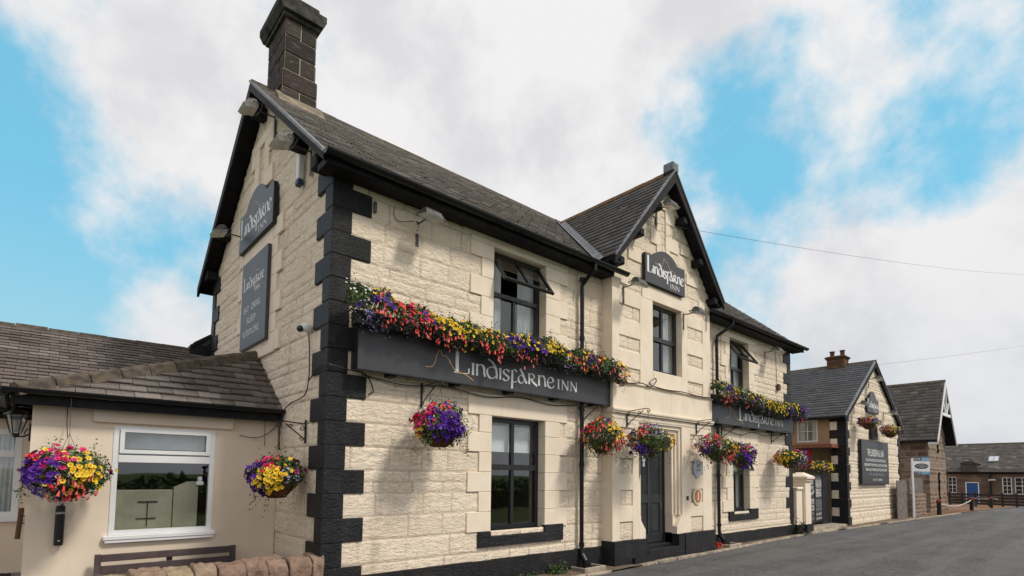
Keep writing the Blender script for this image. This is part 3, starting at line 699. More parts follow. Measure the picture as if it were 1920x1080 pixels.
for i, (a, b) in enumerate(((5.0, 5.95), (5.953, 6.85), (6.853, 7.7), (7.703, 8.44))): mb.box(a, b, by-.022, by+.1, 2.80, 3.262, c=.004)
mb.box(4.99, 8.45, by-.05, by+.1, 3.264, 3.284, c=.006)
mb.prism([(by+.1, 2.72), (by-.035, 2.72), (by-.035, 2.74), (by-.055, 2.755), (by-.06, 2.785), (by-.03, 2.798), (by+.1, 2.798)], 'x', 4.975, 8.465)
mb.build('string_course', 'dressed', inn)
# door surround: stepped mouldings with stop-chamfer blocks
mb = MB()
mb.box(5.79, 7.25, by+.002, by+.1, 2.595, 2.718)
for i, (w_, dy) in enumerate(((.0, .035), (.07, .075), (.14, .11))):
    xl, xr, zt = 5.79+w_, 7.25-w_, 2.59-w_
    nx_ = .065
    mb.box(xl, xl+nx_, by+dy, by+.42, .84, zt); mb.box(xr-nx_, xr, by+dy, by+.42, .84, zt); mb.box(xl+nx_, xr-nx_, by+dy, by+.42, zt-nx_, zt)
for s, xo in ((1, 5.79), (-1, 7.25)):
    a = xo; b = xo+s*.2
    mb.prism([(a, .46), (b, .46), (b, .62), (a+s*.02, .84), (a, .84)], 'y', by, by+.1)
    mb.prism([(a, .46), (b, .46), (b, .86), (a, .86)], 'y', by+.1, by+.42)
mb.build('door_surround', 'dressed', inn)
mb = MB(); mb.box(7.05, 7.07, by+.12, .2, 0, .49); mb.box(5.8, 7.2, .3, .34, 0, 2.7); mb.build('porch_back', 'dark', inn)
mb = MB(); mb.box(5.99, 7.05, by-.06, .3, -.02, .25, c=.01); mb.box(5.99, 7.05, -.12, .3, .25, .30, c=.006); mb.build('doorstep', 'black', inn)
dr = MB(); y0 = .06
dr.box(5.99, 7.05, y0, y0+.05, .30, 2.39)
dr.box(5.99, 6.04, y0-.03, y0, .30, 2.39); dr.box(7.0, 7.05, y0-.03, y0, .30, 2.39); dr.box(6.04, 7.0, y0-.03, y0, 2.33, 2.39)
for xa, xb in ((6.06, 6.16), (6.47, 6.57), (6.88, 6.98)): dr.box(xa, xb, y0-.02, y0, .32, 2.32, c=.004)
for za, zb in ((.32, .48), (1.08, 1.24), (2.16, 2.32)):
    for xa, xb in ((6.161, 6.469), (6.571, 6.879)): dr.box(xa, xb, y0-.0195, y0, za, zb, c=.004)
for za, zb in ((.52, 1.04), (1.28, 2.12)):
    for xa, xb in ((6.2, 6.43), (6.61, 6.84)):
        dr.box(xa-.02, xa-.005, y0-.012, y0, za-.02, zb+.02); dr.box(xb+.005, xb+.02, y0-.012, y0, za-.02, zb+.02); dr.box(xa, xb, y0-.010, y0, za, zb, c=.008)
for q in range(1, 4):
    for xa in (6.2, 6.61): dr.box(xa+.0575*q-.004, xa+.0575*q+.004, y0-.016, y0-.01, 1.3, 2.1)
door = dr.build('door', 'door', inn)
mb = MB(); mb.tube([(6.12, y0-.02, 1.16), (6.12, y0-.05, 1.16), (6.12, y0-.055, 1.16), (6.12, y0-.085, 1.16), (6.12, y0-.1, 1.16)], [.014, .014, .032, .036, .02], 14); mb.tube([(6.115, y0-.02, 1.52), (6.115, y0-.032, 1.52)], .022, 14); mb.box(6.9, 6.92, y0-.03, y0-.02, .98, 1.1)
mb.build('door_knob', 'chrome', door, smooth=False)

# ---- roofs
th = math.atan(RT); cs, sn = math.cos(th), math.sin(th)
EZ, EY, XL, XR = 5.235, -.27, -.24, 13.62
HS = (2.85-EY)/cs
slates('roof', inn, 'slate', (XL, EY, EZ), (1, 0, 0), (0, cs, sn), XR-XL, HS, w=.22, e=.135, seed=21, th=.012, ragged=.010, cut=lambda u, v: (u+XL > 4.9) & (u+XL < 8.5) & (EY+v*cs < .12))
mb = MB(); t = .07
for xa, xb, ya in ((XL+.01, 5.0, EY), (5.0, 8.44, .06), (8.44, XR-.01, EY)):
    za = EZ+RT*(ya-EY)
    mb.prism([(ya, za-.005), (2.85, EZ+HS*sn-.005), (2.85, EZ+HS*sn-.12), (ya, za-.09)], 'x', xa, xb)
mb.prism([(2.85, EZ+HS*sn-.005), (5.97, EZ-.005), (5.97, EZ-.09), (2.85, EZ+HS*sn-.12)], 'x', XL+.01, XR-.01)
for xx in (XL-.012, XR-.03):
    mb.prism([(EY-.0, EZ+.0), (2.85, EZ+HS*sn+.0), (2.85, EZ+HS*sn-.15), (EY, EZ-.10)], 'x', xx, xx+.042); mb.prism([(5.97, EZ+.0), (2.85, EZ+HS*sn+.0), (2.85, EZ+HS*sn-.22), (5.97, EZ-.17)], 'x', xx, xx+.042)
for (y, z) in ((4.72, 6.0), (5.52, 5.42), (.98, 6.0), (.16, 5.36), (2.85, 7.38)):
    mb.box(XL+.035, .02, y-.09, y+.09, z-.13, z+.06, c=.02)
mb.box(XL+.04, 5.0, EY+.014, 0.02, 5.135, 5.15); mb.box(8.44, XR-.04, EY+.014, .02, 5.135, 5.15)
mb.box(XL+.03, 5.0, EY-.02, EY+.012, 5.125, 5.21); mb.box(8.44, XR-.03, EY-.02, EY+.012, 5.125, 5.21)
mb.prism([(0, 5.12), (EY, 5.12), (EY, 5.2), (0, 5.2)], 'x', XL+.03, XL+.06)
mb.build('roof_timbers', 'timber', inn)
mb = MB(); mb.prism([(EY-.02, EZ+.022), (2.85, EZ+HS*sn+.035), (2.85, EZ+HS*sn-.01), (EY-.02, EZ-.022)], 'x', XL-.03, XL+.02); mb.build('verge_edge', 'lead', inn)
slates('rear_roof', inn, 'slate', (XR, 5.97, EZ), (-1, 0, 0), (0, -cs, sn), XR-XL, HS, w=.4, e=.3, seed=22)
mb = MB()
n = 30
for i in range(n):
    a = XL+(XR-XL)*i/n; b = XL+(XR-XL)*(i+1)/n-.008; zt = EZ+HS*sn
    j = random.Random(i).random()*.01
    mb.prism([(2.85-.13, zt-.085+j), (2.85-.06, zt+.015+j), (2.85, zt+.045+j), (2.85+.06, zt+.015+j), (2.85+.13, zt-.085+j)], 'x', a, b)
mb.build('ridge_tiles', 'ridge', inn)
def gutter(mb, a, b, y, z, r=.062):
    n = 10; pa = [(y+r*math.cos(math.pi+math.pi*i/n), z+r*math.sin(math.pi+math.pi*i/n)) for i in range(n+1)]
    pb = [(y+(r-.008)*math.cos(math.pi+math.pi*i/n), z+(r-.008)*math.sin(math.pi+math.pi*i/n)) for i in range(n, -1, -1)]
    mb.prism(pa+pb, 'x', a, b)
    for x in (a, b): mb.prism(pa, 'x', x-.004, x+.004)
    x = a+.9
    while x < b: mb.prism([(y+(r+.006)*math.cos(math.pi+math.pi*i/n), z+(r+.006)*math.sin(math.pi+math.pi*i/n)) for i in range(n+1)], 'x', x-.03, x+.03); x += 1.8
mb = MB(); gutter(mb, XL-.02, 5.3, EY-.085, 5.235); mb.build('gutter', 'gutter', inn)
mb = MB(); gutter(mb, 8.3, XR+.02, EY-.085, 5.235); mb.build('gutter', 'gutter', inn)
mb = MB()
mb.tube([(4.42, EY-.07, 5.18), (4.42, EY-.07, 5.08), (4.40, -.2, 4.98), (4.385, -.085, 4.86), (4.385, -.085, 4.6), (4.385, -.085, .36)], .036, 12)
for z in (4.92, 3.9, 2.7, 1.75, .42): mb.tube([(4.385, -.085, z), (4.385, -.085, z+.07)], .046, 12)
mb.tube([(4.385, -.085, .4), (4.385, -.09, .3), (4.40, -.15, .2), (4.40, -.16, .06)], [.036, .05, .055, .05], 12)
mb.build('downpipe', 'gutter', inn)
mb = MB()
mb.tube([(9.3, EY-.07, 5.18), (9.28, EY-.05, 5.06), (9.04, -.09, 4.82), (9.02, -.085, 4.7), (9.02, -.085, .4), (9.04, -.10, .3), (9.06, -.16, .22), (9.06, -.16, .06)], [.036]*5+[.05, .052, .046], 12)
for z in (4.66, 3.75, 2.7, 1.6, .5): mb.tube([(9.02, -.085, z), (9.02, -.085, z+.07)], .046, 12)
mb.build('downpipe', 'gutter', inn)
# bay roof
tb = math.atan(BS); cb, sb = math.cos(tb), math.sin(tb); hw = 1.92; HB = hw/cb; bz = BZ-BS*hw; YF = -.46
slates('bay_roof', inn, 'slate_bay', (bc-hw, YF, bz), (0, 1, 0), (cb, 0, sb), 3.3, HB, w=.24, e=.165, seed=31, th=.012)
slates('bay_roof', inn, 'slate_bay', (bc+hw, 2.84, bz), (0, -1, 0), (-cb, 0, sb), 3.3, HB, w=.24, e=.165, seed=32, th=.012)
mb = MB()
mb.prism([(bc-hw, bz-.004), (bc, BZ-.004), (bc+hw, bz-.004), (bc+hw, bz-.07), (bc, BZ-.13), (bc-hw, bz-.07)], 'y', YF+.01, .3)
for s in (-1, 1):
    mb.prism([(bc+s*hw, bz-.0), (bc, BZ), (bc, BZ-.24), (bc+s*hw, bz-.15)], 'y', YF-.02, YF+.02)
    for dx in (.52, 1.12, 1.72):
        x = bc+s*(dx-.06); z = BZ-.2-BS*dx; mb.box(x-.075, x+.075, YF+.025, by+.04, z-.12, z+.03, c=.02)
mb.box(bc-hw+.02, bx0, YF+.03, .0, bz-.1, bz-.065); mb.box(bx1, bc+hw-.02, YF+.03, .0, bz-.1, bz-.065)
mb.box(4.86, bx0-.004, -.3, .04, 5.2, bz-.1); mb.box(bx1+.004, 8.6, -.3, .04, 5.2, bz-.1)
mb.build('bay_roof_timbers', 'timber', inn)
mb = MB(); 
for s in (-1, 1): mb.prism([(bc+s*hw, bz+.025), (bc, BZ+.04), (bc, BZ+.0), (bc+s*hw, bz-.014)], 'y', YF-.035, YF+.025)
mb.box(bc-.11, bc+.11, YF-.03, YF+.2, BZ-.02, BZ+.17, c=.02)
def mr(y): return EZ+RT*(y-EY)   # main roof height
def brz(x): return BZ-BS*abs(x-bc)
for s in (-1, 1): # lead valleys lie along where the two roofs meet
    P = []
    for i in range(9):
        z = 5.34+(7.62-5.34)*i/8; y = (z-EZ)/RT+EY; x = bc+s*(BZ-z)/BS; P.append(Vector((x, y, z)))
    dn = Vector((s*.085, 0, 0)); vs = []
    for p in P:
        a = p+Vector((s*.13, 0, 0)); a.z = mr(a.y)+.065; b = p+Vector((0, -.13, 0)); b.z = brz(b.x)+.07; c = p+Vector((0, 0, .045)); vs += [a, c, b]
    mb.add(vs, [q for i in range(8) for q in ((3*i, 3*i+3, 3*i+4, 3*i+1), (3*i+1, 3*i+4, 3*i+5, 3*i+2))])
mb.build('lead_flashing', 'lead', inn, fix=False)
mb = MB()
for i in range(12):
    a = YF+.2+i*.25; j = random.Random(i).random()*.008; mb.prism([(bc-.11, BZ-.085+j), (bc-.05, BZ+.02+j), (bc, BZ+.045+j), (bc+.05, BZ+.02+j), (bc+.11, BZ-.085+j)], 'y', a, a+.243)
mb.build('ridge_tiles', 'ridge_rust', inn)
# chimney
def block_stack(name, par, m, x0, x1, y0, y1, z0, z1, rows, nx, ny, seed, gap=.008, joint=True):
    rs = random.Random(seed); V = []; F = []; B = []; Mo = []
    mb = MB(); blk = []
    h = (z1-z0)/rows
    for r in range(rows):
        for (axis, n, a, b) in (('x', nx, x0, x1), ('y', ny, y0, y1)):
            cuts = [a]+[a+(b-a)*(i+(.0 if nx == 1 else (.5 if r % 2 else .0)))/n for i in range(1, n+(1 if r % 2 else 0)) if a+.05 < a+(b-a)*(i+(-.5 if r % 2 else 0))/n < b-.05]+[b]
            if r % 2 and n > 1: cuts = [a]+[a+(b-a)*(i+.5)/n for i in range(n)]+[b]
            elif r % 2: cuts = [a, (a+b)/2, b]
            else: cuts = [a+(b-a)*i/n for i in range(n+1)]
            for c0, c1 in zip(cuts, cuts[1:]):
                for side in (0, 1):
                    e = .006+.008*rs.random(); n0 = len(mb.v)
                    if axis == 'x': mb.box(c0+gap/2, c1-gap/2, (y0-e if side == 0 else y1-.02), (y0+.02 if side == 0 else y1+e), z0+h*r+gap/2, z0+h*(r+1)-gap/2, c=.007)
                    else: mb.box((x0-e if side == 0 else x1-.02), (x0+.02 if side == 0 else x1+e), c0+gap/2, c1-gap/2, z0+h*r+gap/2, z0+h*(r+1)-gap/2, c=.007)
                    blk += [rs.random()]*(len(mb.v)-n0)
    n0 = len(mb.v); mor = [0]*n0; mb.box(x0+.004, x1-.004, y0+.004, y1-.004, z0, z1); blk += [0]*8; mor += [1]*8
    o = mb.build(name, m, par)
    for an, av in (('blk', blk), ('mor', mor)):
        at = o.data.attributes.new(an, 'FLOAT', 'POINT'); at.data.foreach_set('value', av)
    return o
ch = block_stack('chimney', inn, 'chimney', .13, .62, 2.44, 3.27, 7.15, 8.86, 6, 1, 2, 4, gap=.02)
mb = MB(); mb.box(.09, .66, 2.40, 3.31, 7.1, 7.95, c=.0)
mb2 = block_stack('chimney_base', ch, 'chimney', .10, .65, 2.41, 3.30, 7.1, 7.98, 3, 1, 2, 8, gap=.02)
mb = MB(); mb.box(.08, .67, 2.39, 3.32, 8.86, 8.93, c=.01); mb.prism([(.06, 8.93), (.69, 8.93), (.745, 9.03), (.745, 9.13), (.0, 9.13), (.0, 9.03)], 'y', 2.33, 3.38); mb.box(.09, .66, 2.42, 3.29, 9.131, 9.28, c=.02); mb.build('chimney_cap', 'cap', ch)
mb = MB(); mb.prism([(2.22, mr(2.22)+.03), (2.44, mr(2.44)+.13), (2.5, mr(2.44)+.13), (2.5, mr(2.22))], 'x', .02, .74); mb.prism([(2.22, mr(2.22)+.02), (2.85, mr(2.85)+.05), (2.85, mr(2.85)-.05), (2.22, mr(2.22)-.05)], 'x', .0, .13); mb.build('mortar_fillet', 'mortar', ch)
# gable dressings (blind window behind the tall sign and slit above it)
mb = MB()
for k in range(9, 16):
    for (yc, s) in ((2.14, -1), (3.44, 1)):
        wd = .42 if k % 2 else .24; a, b = yc, yc+s*wd; mb.box(-.028, .05, min(a, b), max(a, b), zr(k)+.002, zr(k+1)-.002, c=.005)
mb.box(-.035, .05, 1.9, 3.66, 3.33, 3.50, c=.01)
mb.box(-.03, .05, 2.14, 3.44, 3.5, 5.35)
for (y0_, y1_, z0_, z1_) in ((2.3, 3.4, 6.86, 7.02), (2.3, 2.72, 6.6, 6.858), (2.5, 2.72, 6.34, 6.598), (2.3, 2.72, 6.06, 6.338), (2.98, 3.4, 6.6, 6.858), (2.98, 3.2, 6.34, 6.598), (2.98, 3.4, 6.06, 6.338)):
    mb.box(-.028, .05, y0_, y1_, z0_, z1_, c=.005)
mb.build('gable_dressings', 'dressed', inn)
# rear wing seen past the far gable corner
rw = thing('rear_wing', (1.0, 6.8, 0), 'rear wing of the inn with a low dark eave, glimpsed past the far gable corner', 'building')
mb = MB(); mb.box(.1, 4, 5.72, 9, 0, 4.25); mb.build('wall', 'render', rw)
mb = MB(); mb.prism([(-.36, 3.98), (-.3, 4.1), (1.6, 5.5), (3.5, 4.1), (3.5, 3.98), (1.6, 5.36)], 'y', 5.72, 9.1); mb.box(-.36, .1, 5.73, 5.78, 3.85, 4.05); mb.build('roof', 'timber', rw)

# ================================================================== single-storey extension on the left
ex = thing('extension_building', (-1.3, 2.5, 0), 'low cream rendered extension with white window and hipped brown slate roof', 'building')
YE = 1.64; EW = (-1.84, -.78, .85, 2.12)
mb = MB()
mb.box(-2.56, EW[0], YE, YE+.2, 0, 2.42); mb.box(EW[1], .0, YE, YE+.2, 0, 2.42); mb.box(EW[0], EW[1], YE, YE+.2, 0, EW[2]); mb.box(EW[0], EW[1], YE, YE+.2, EW[3], 2.42)
mb.box(-2.56, -2.36, YE+.2, 3.5, 0, 2.42)
mb.build('wall', 'render', ex)
mb = MB(); mb.box(-2.04, -.58, YE-.05, YE+.01, 2.15, 2.305, c=.008); mb.build('lintel', 'render', ex)
xw = window(ex, Matrix.Translation((0, YE, 0)), *EW, fr='upvc', yd=-.01, rows=((0, .70), (.70, 1)), cols=1, mw=.06, fw=.055, curtain=None, roomm='dark', thick=.07)
mb = MB(); mb.box(-1.78, -.84, YE-.03, YE-.012, 1.80, 1.845); mb.box(-1.78, -.84, YE-.03, YE-.012, 2.05, 2.09); mb.box(-1.78, -1.735, YE-.03, YE-.012, 1.845, 2.05); mb.box(-.885, -.84, YE-.03, YE-.012, 1.845, 2.05); mb.build('opening_light', 'upvc', xw)
mb = MB(); mb.box(-1.89, -.745, YE-.06, YE+.02, .80, .848, c=.006); mb.box(-1.87, -.76, YE-.05, YE+.02, .77, .80); mb.build('sill', 'upvc', xw)
mb = MB(); mb.box(-1.77, -.85, YE+.13, YE+.14, 1.86, 2.06); mb.build('blind', 'curtain', xw)
mb = MB(); mb.box(-1.80, -1.2, YE+.10, YE+.13, .85, 1.37, c=.01); mb.prism([(-1.195, .85), (-.93, .85), (-.93, 1.47), (-1.05, 1.47), (-1.195, 1.40)], 'y', YE+.09, YE+.14); mb.build('reflection_board', 'khaki', xw)  # added board behind the glass, its khaki stands in for reflected cars
mb = MB(); mb.box(-1.56, -1.36, YE+.088, YE+.099, 1.22, 1.232); mb.box(-1.57, -1.37, YE+.088, YE+.099, 1.02, 1.032); mb.box(-1.465, -1.457, YE+.089, YE+.099, .93, 1.22); mb.build('reflection_strap', 'iron', xw)  # dark strap lines of the added reflection stand-in
mb = MB(); mb.box(-.96, -.87, YE+.07, YE+.13, 1.42, 1.47, c=.01); mb.box(-.94, -.89, YE+.07, YE+.12, 1.47, 1.53, c=.01); mb.build('white_box', 'upvc', xw)
# recessed wall further left with its own window
rc = thing('rear_extension_building', (-4, 5.5, 0), 'long low rear range with mossy brown slate roof behind the extension', 'building')
mb = MB(); RWn = (-3.6, -2.64, .98, 2.12)
mb.box(-8, RWn[0], 3.5, 3.7, 0, 2.45); mb.box(RWn[1], -2.3, 3.5, 3.7, 0, 2.45); mb.box(RWn[0], RWn[1], 3.5, 3.7, 0, RWn[2]); mb.box(RWn[0], RWn[1], 3.5, 3.7, RWn[3], 2.45); mb.build('wall', 'render', rc)
rwn = window(rc, Matrix.Translation((0, 3.5, 0)), *RWn, fr='upvc', yd=-.01, rows=((0, .72), (.72, 1)), cols=1, mw=.06, fw=.07, curtain='right', roomm='roomlit')
mb = MB(); mb.box(-3.62, -2.60, 3.44, 3.52, .92, .978, c=.006); mb.build('sill', 'upvc', rwn)
mb = MB(); mb.box(-3.2, -2.74, 3.72, 3.9, 1.05, 1.14, c=.01); mb.build('tray', 'green', rwn)
def roof_plane(name, par, m, O, U, V, L, H, **k): return slates(name, par, m, O, U, V, L, H, **k)
sl = math.atan(.78); c1, s1 = math.cos(sl), math.sin(sl)
ax0, ay0, az0 = -2.74, 1.47, 2.425
vx = 1.25/c1 # slope length to the top at the gable
slates('roof', ex, 'slate_ext', (ax0, ay0, az0), (1, 0, 0), (0, c1, s1), 2.735, vx, w=.27, e=.155, seed=41, umin=lambda v: 2.735*min(v/vx, 1), th=.014, ragged=.008)
mb = MB(); T_ = (0, 2.72, az0+1.25*.78)
mb.add([(ax0, ay0, az0), (-.005, ay0, az0), (-.005, 2.72, T_[2]), (ax0, ay0, az0-.06), (-.005, ay0, az0-.06), (-.005, 2.72, T_[2]-.06)], [(0, 1, 2), (3, 5, 4), (0, 3, 4, 1), (1, 4, 5, 2), (2, 5, 3, 0)])
mb.build('roof_deck', 'timber', ex)
slates('side_roof', ex, 'slate_ext', (ax0, 4.3, az0), (0, -1, 0), (2.735, 0, T_[2]-az0), 2.83, math.hypot(2.735, T_[2]-az0), w=.27, e=.155, seed=42, umax=lambda v: 2.83-1.25*min(v/math.hypot(2.735, T_[2]-az0), 1))
mb = MB(); n = 9; A = Vector((ax0+.02, ay0+.02, az0+.03)); B = Vector((-.01, 2.72, T_[2]+.03))
for i in range(n):
    a = A.lerp(B, i/n); b = A.lerp(B, (i+1)/n-.004); j = random.Random(i)
    dd = (b-a).normalized(); sd_ = dd.cross(Vector((0, 0, 1))).normalized(); vs = []
    for p in (a, b):
        for (o, h) in ((-.14, -.085), (-.08, .02), (0, .05), (.08, .015), (.14, -.10)): vs.append(p+sd_*o+Vector((0, 0, h+j.random()*.012)))
    mb.add(vs, [(k, k+1, k+6, k+5) for k in range(4)]+[(0, 1, 2, 3, 4), (9, 8, 7, 6, 5)])
mb.build('hip_tiles', 'ridge', ex)
mb = MB(); rs = random.Random(4)
for i in range(7): mb.box(-.05, .05, -.035, .035, -.02, .02, c=.01, M=Matrix.Translation((ax0+.1+.05*i, ay0+.06+.03*rs.random(), az0+.06)) @ Matrix.Rotation(rs.random()*3, 4, 'Z') @ Matrix.Scale(.5+rs.random()*.6, 4))
mb.build('mortar_lumps', 'mortar', ex)
mb = MB(); mb.add([(-.012, 1.42, 2.36), (-.012, 2.80, 3.46), (-.012, 2.90, 3.30), (-.012, 1.55, 2.24), (-.13, 1.46, 2.45), (-.13, 2.76, 3.44)], [(0, 3, 2, 1), (0, 1, 5, 4)]); mb.build('lead_flashing', 'lead', ex, fix=False)
mb = MB(); gutter(mb, ax0-.06, -.005, 1.41, 2.44, r=.055)
mb.tube([(ax0-.06, 1.45, 2.40), (ax0-.08, 3.0, 2.40), (ax0-.08, 4.2, 2.40)], .05, 10); mb.build('gutter', 'gutter', ex)
mb = MB(); mb.box(ax0, -.005, 1.465, 1.485, 2.28, 2.42); mb.box(ax0+.02, -.005, 1.486, YE, 2.37, 2.385); mb.box(ax0, ax0+.02, 1.486, 3.5, 2.28, 2.42); mb.build('fascia', 'timber', ex)
# big roof behind
sl2 = math.atan(.60); c2, s2 = math.cos(sl2), math.sin(sl2)
slates('roof', rc, 'slate_ext', (-9, 3.3, 2.38), (1, 0, 0), (0, c2, s2), 9.0, 2.66/c2, w=.24, e=.125, seed=43, th=.012)
mb = MB(); mb.prism([(3.3, 2.37), (5.96, 3.96), (8.6, 2.37), (8.6, 2.3), (5.96, 3.88), (3.3, 2.3)], 'x', -9, -.005); mb.box(-9, -2.3, 3.3, 3.32, 2.24, 2.36); mb.build('roof_deck', 'timber', rc)
mb = MB()
for i in range(22): 
    a = -9+i*.41; j = random.Random(i).random()*.015; mb.prism([(5.84, 3.90+j), (5.90, 3.99+j), (5.96, 4.01+j), (6.02, 3.99+j), (6.08, 3.90+j)], 'x', a, a+.40)
mb.build('ridge_tiles', 'ridge', rc)
mb = MB(); gutter(mb, -9, -2.6, 3.25, 2.36, r=.05); mb.build('gutter', 'gutter', rc)
# doorstep with mat
ds = MB(); ds.box(-4.2, -2.56, 4.0-.9, 3.5, .06, .26, c=.01); o = ds.build('doorstep', 'paving'); tag(o, kind='structure')
mt = MB(); mt.box(-3.6, -2.66, 2.65, 3.35, .261, .28)
for i in range(9): mt.box(-3.58+.1*i, -3.53+.1*i, 2.67, 3.33, .28, .288)
tag(mt.build('door_mat', 'mat'), 'black rubber mat on the step at the far left', 'mat')

# ================================================================== low stone wall in the foreground
gw = thing('garden_wall', (-1.0, .12, 0), 'low wall of pinkish sandstone with rounded coping stones in front of the bench', 'wall')
stone_wall('wall', gw, 'copingstone', (-2.3, -.04, 0), (1, 0, 0), (0, -1, 0), 2.26, -.05, .44, res=.02, course=.14, blen=(.2, .4), seed=61, amp=.04)
mb = MB(); mb.box(-2.3, -.05, -.02, .3, -.05, .43); mb.build('wall_core', 'mortar', gw)
rs = np.random.RandomState(6); x = -2.34; V = []; F = []; Bk = []; n0 = 0
while x < -.02:
    L = .17+.13*rs.rand(); L = min(L, .0-x) if .0-x-L < .12 else L
    nu, nv = 22, 34; u = np.linspace(0, 1, nu); v = np.linspace(0, math.pi, nv); Uu, Vv = np.meshgrid(u, v, indexing='ij')
    hgt = .205+.035*rs.rand()-(.04 if x < -1.9 else 0); dep = .205+.02*rs.rand(); ed = sstep(np.minimum(Uu, 1-Uu), -.03, .06)**.6
    rr = 1+.34*(fbm(Uu*L*11+rs.rand()*50, Vv*2.0, 70, 5)-.47)+.0
    rad = (.86+.14*ed)*rr; lean = (Uu-.5)*0+.02*rs.randn()*np.sin(Vv)
    sup = lambda c: np.sign(c)*np.abs(c)**.6
    X = x+.003+(L-.006)*Uu+lean+.014*(fbm(Vv*3+rs.rand()*9, Uu*0+rs.rand()*9, 90, 3)-.45)*np.where(Uu < .5, 1, 1); Y = .125-dep*sup(np.cos(Vv))*rad; Z = .43+hgt*sup(np.sin(Vv))*rad
    P = np.stack([X, Y, Z], -1).reshape(-1, 3); idx = n0+np.arange(nu*nv).reshape(nu, nv)
    F.append(np.stack([idx[:-1, :-1], idx[1:, :-1], idx[1:, 1:], idx[:-1, 1:]], -1).reshape(-1, 4))
    for e, sgn in ((0, 1), (-1, -1)):
        c_ = P[:nu*nv].reshape(nu, nv, 3)[e].mean(0); P = np.concatenate([P, c_[None]]); ci = n0+len(P)-1
        q = idx[e]; ff = np.stack([q[:-1], q[1:], np.full(nv-1, ci), np.full(nv-1, ci)], -1); F.append(ff)
    V.append(P); Bk += [rs.rand()]*len(P); n0 += len(P); x += L
# triangles are stored as quads with a repeated corner: split them properly
V = np.concatenate(V); F = np.concatenate(F); me = bpy.data.meshes.new('coping'); me.from_pydata(V.tolist(), [], [tuple(dict.fromkeys(f)) for f in F.tolist()]); me.update()
a = me.attributes.new('blk', 'FLOAT', 'POINT'); a.data.foreach_set('value', np.array(Bk, np.float32)); link('coping', me, 'copingstone', gw, True)

# ================================================================== bench
bn = thing('park_bench', (-1.25, 1.3, 0), 'weathered grey-brown slatted wooden bench under the white window', 'bench')
by_ = 1.50
for x in (-1.93, -.55): 
    mb = MB(); mb.box(x-.03, x+.03, by_-.03, by_+.03, .06, .66, c=.004); mb.build('leg', 'bench', bn)
    mb = MB(); mb.box(x-.03, x+.03, by_-.5, by_-.44, .06, .42, c=.004); mb.build('leg', 'bench', bn)
    mb = MB(); mb.box(x-.035, x+.035, by_-.52, by_-.03, .42, .46, c=.004); mb.build('armrest', 'bench', bn)
mb = MB(); mb.box(-1.9, -.58, by_-.02, by_+.015, .575, .655, c=.004); mb.box(-1.9, -.58, by_-.02, by_+.015, .44, .53, c=.004); mb.box(-1.27, -1.21, by_+.016, by_+.035, .3, .65); mb.build('backrest', 'bench', bn)
mb = MB()
for i in range(5): mb.box(-1.9, -.58, by_-.49+.09*i, by_-.42+.09*i, .36, .385, c=.003)
mb.build('seat', 'bench', bn)
# wall fittings of the extension
cb_ = thing('cigarette_bin', (-2.275, YE, .8), 'black cylindrical wall-mounted cigarette bin under the left hanging basket', 'bin')
mb = MB(); mb.lathe([(0, .42), (.034, .42), (.042, .40), (.042, .0), (.036, -.01), (0, -.01)], (-2.275, YE-.05, .79), 20); mb.box(-2.30, -2.25, YE-.02, YE, .82, 1.16); mb.build('body', 'iron', cb_)
mb = MB(); mb.lathe([(.0435, .33), (.0435, .345)], (-2.275, YE-.05, .79), 20)
for q in range(5): mb.tube([(-2.30+.013*q, YE-.094, 1.145), (-2.30+.013*q, YE-.0945, 1.125)], .0035, 6)
mb.tube([(-2.275, YE-.093, .84), (-2.275, YE-.094, .826)], .012, 8); mb.build('vents', 'chrome', cb_)
rt = thing('ashtray_tube', (-2.60, 3.0, .9), 'rusty brown tube fixed to the side wall by the far left window', 'tube')
mb = MB(); mb.tube([(-2.622, 2.98, .74), (-2.60, 2.98, 1.12)], .026, 12); mb.tube([(-2.61, 2.98, .93), (-2.56, 2.98, .93)], .008, 6); mb.tube([(-2.61, 2.98, 1.02), (-2.56, 2.98, 1.02)], .008, 6); mb.build('tube', 'rust', rt)
ln = thing('wall_lantern', (-2.56, 2.1, 2.0), 'black coach lantern with clear panes on the corner of the low extension', 'lantern')
lx, ly, lz = -2.69, 2.1, 2.0
mb = MB(); mb.box(-2.58, -2.56, ly-.05, ly+.05, 1.92, 2.12, c=.005); mb.tube([(-2.57, ly, 2.0), (-2.62, ly, 1.97), (lx, ly, 1.965)], .009, 8); mb.tube([(-2.57, ly, 2.06), (-2.60, ly, 2.05), (-2.62, ly, 1.99)], .006, 6)
mb.lathe([(0, .33), (.012, .32), (.01, .29), (.03, .275), (.115, .215), (.118, .205), (.0, .205)], (lx, ly, lz), 6); mb.lathe([(0, -.05), (.02, -.04), (.03, -.02), (.045, 0), (.0, .004)], (lx, ly, lz), 6)
for k in range(6):
    a = math.pi/3*k; mb.tube([(lx+.045*math.cos(a), ly+.045*math.sin(a), lz), (lx+.098*math.cos(a), ly+.098*math.sin(a), lz+.205)], .006, 6)
mb.build('frame', 'iron', ln)
mb = MB(); mb.lathe([(.040, .005), (.092, .203)], (lx, ly, lz), 6); mb.build('pane', 'glass', ln)
mb = MB(); mb.lathe([(0, .15), (.02, .13), (.022, .08), (.012, .02), (0, .02)], (lx, ly, lz), 12); mb.build('bulb', 'lampglass', ln, smooth=True)

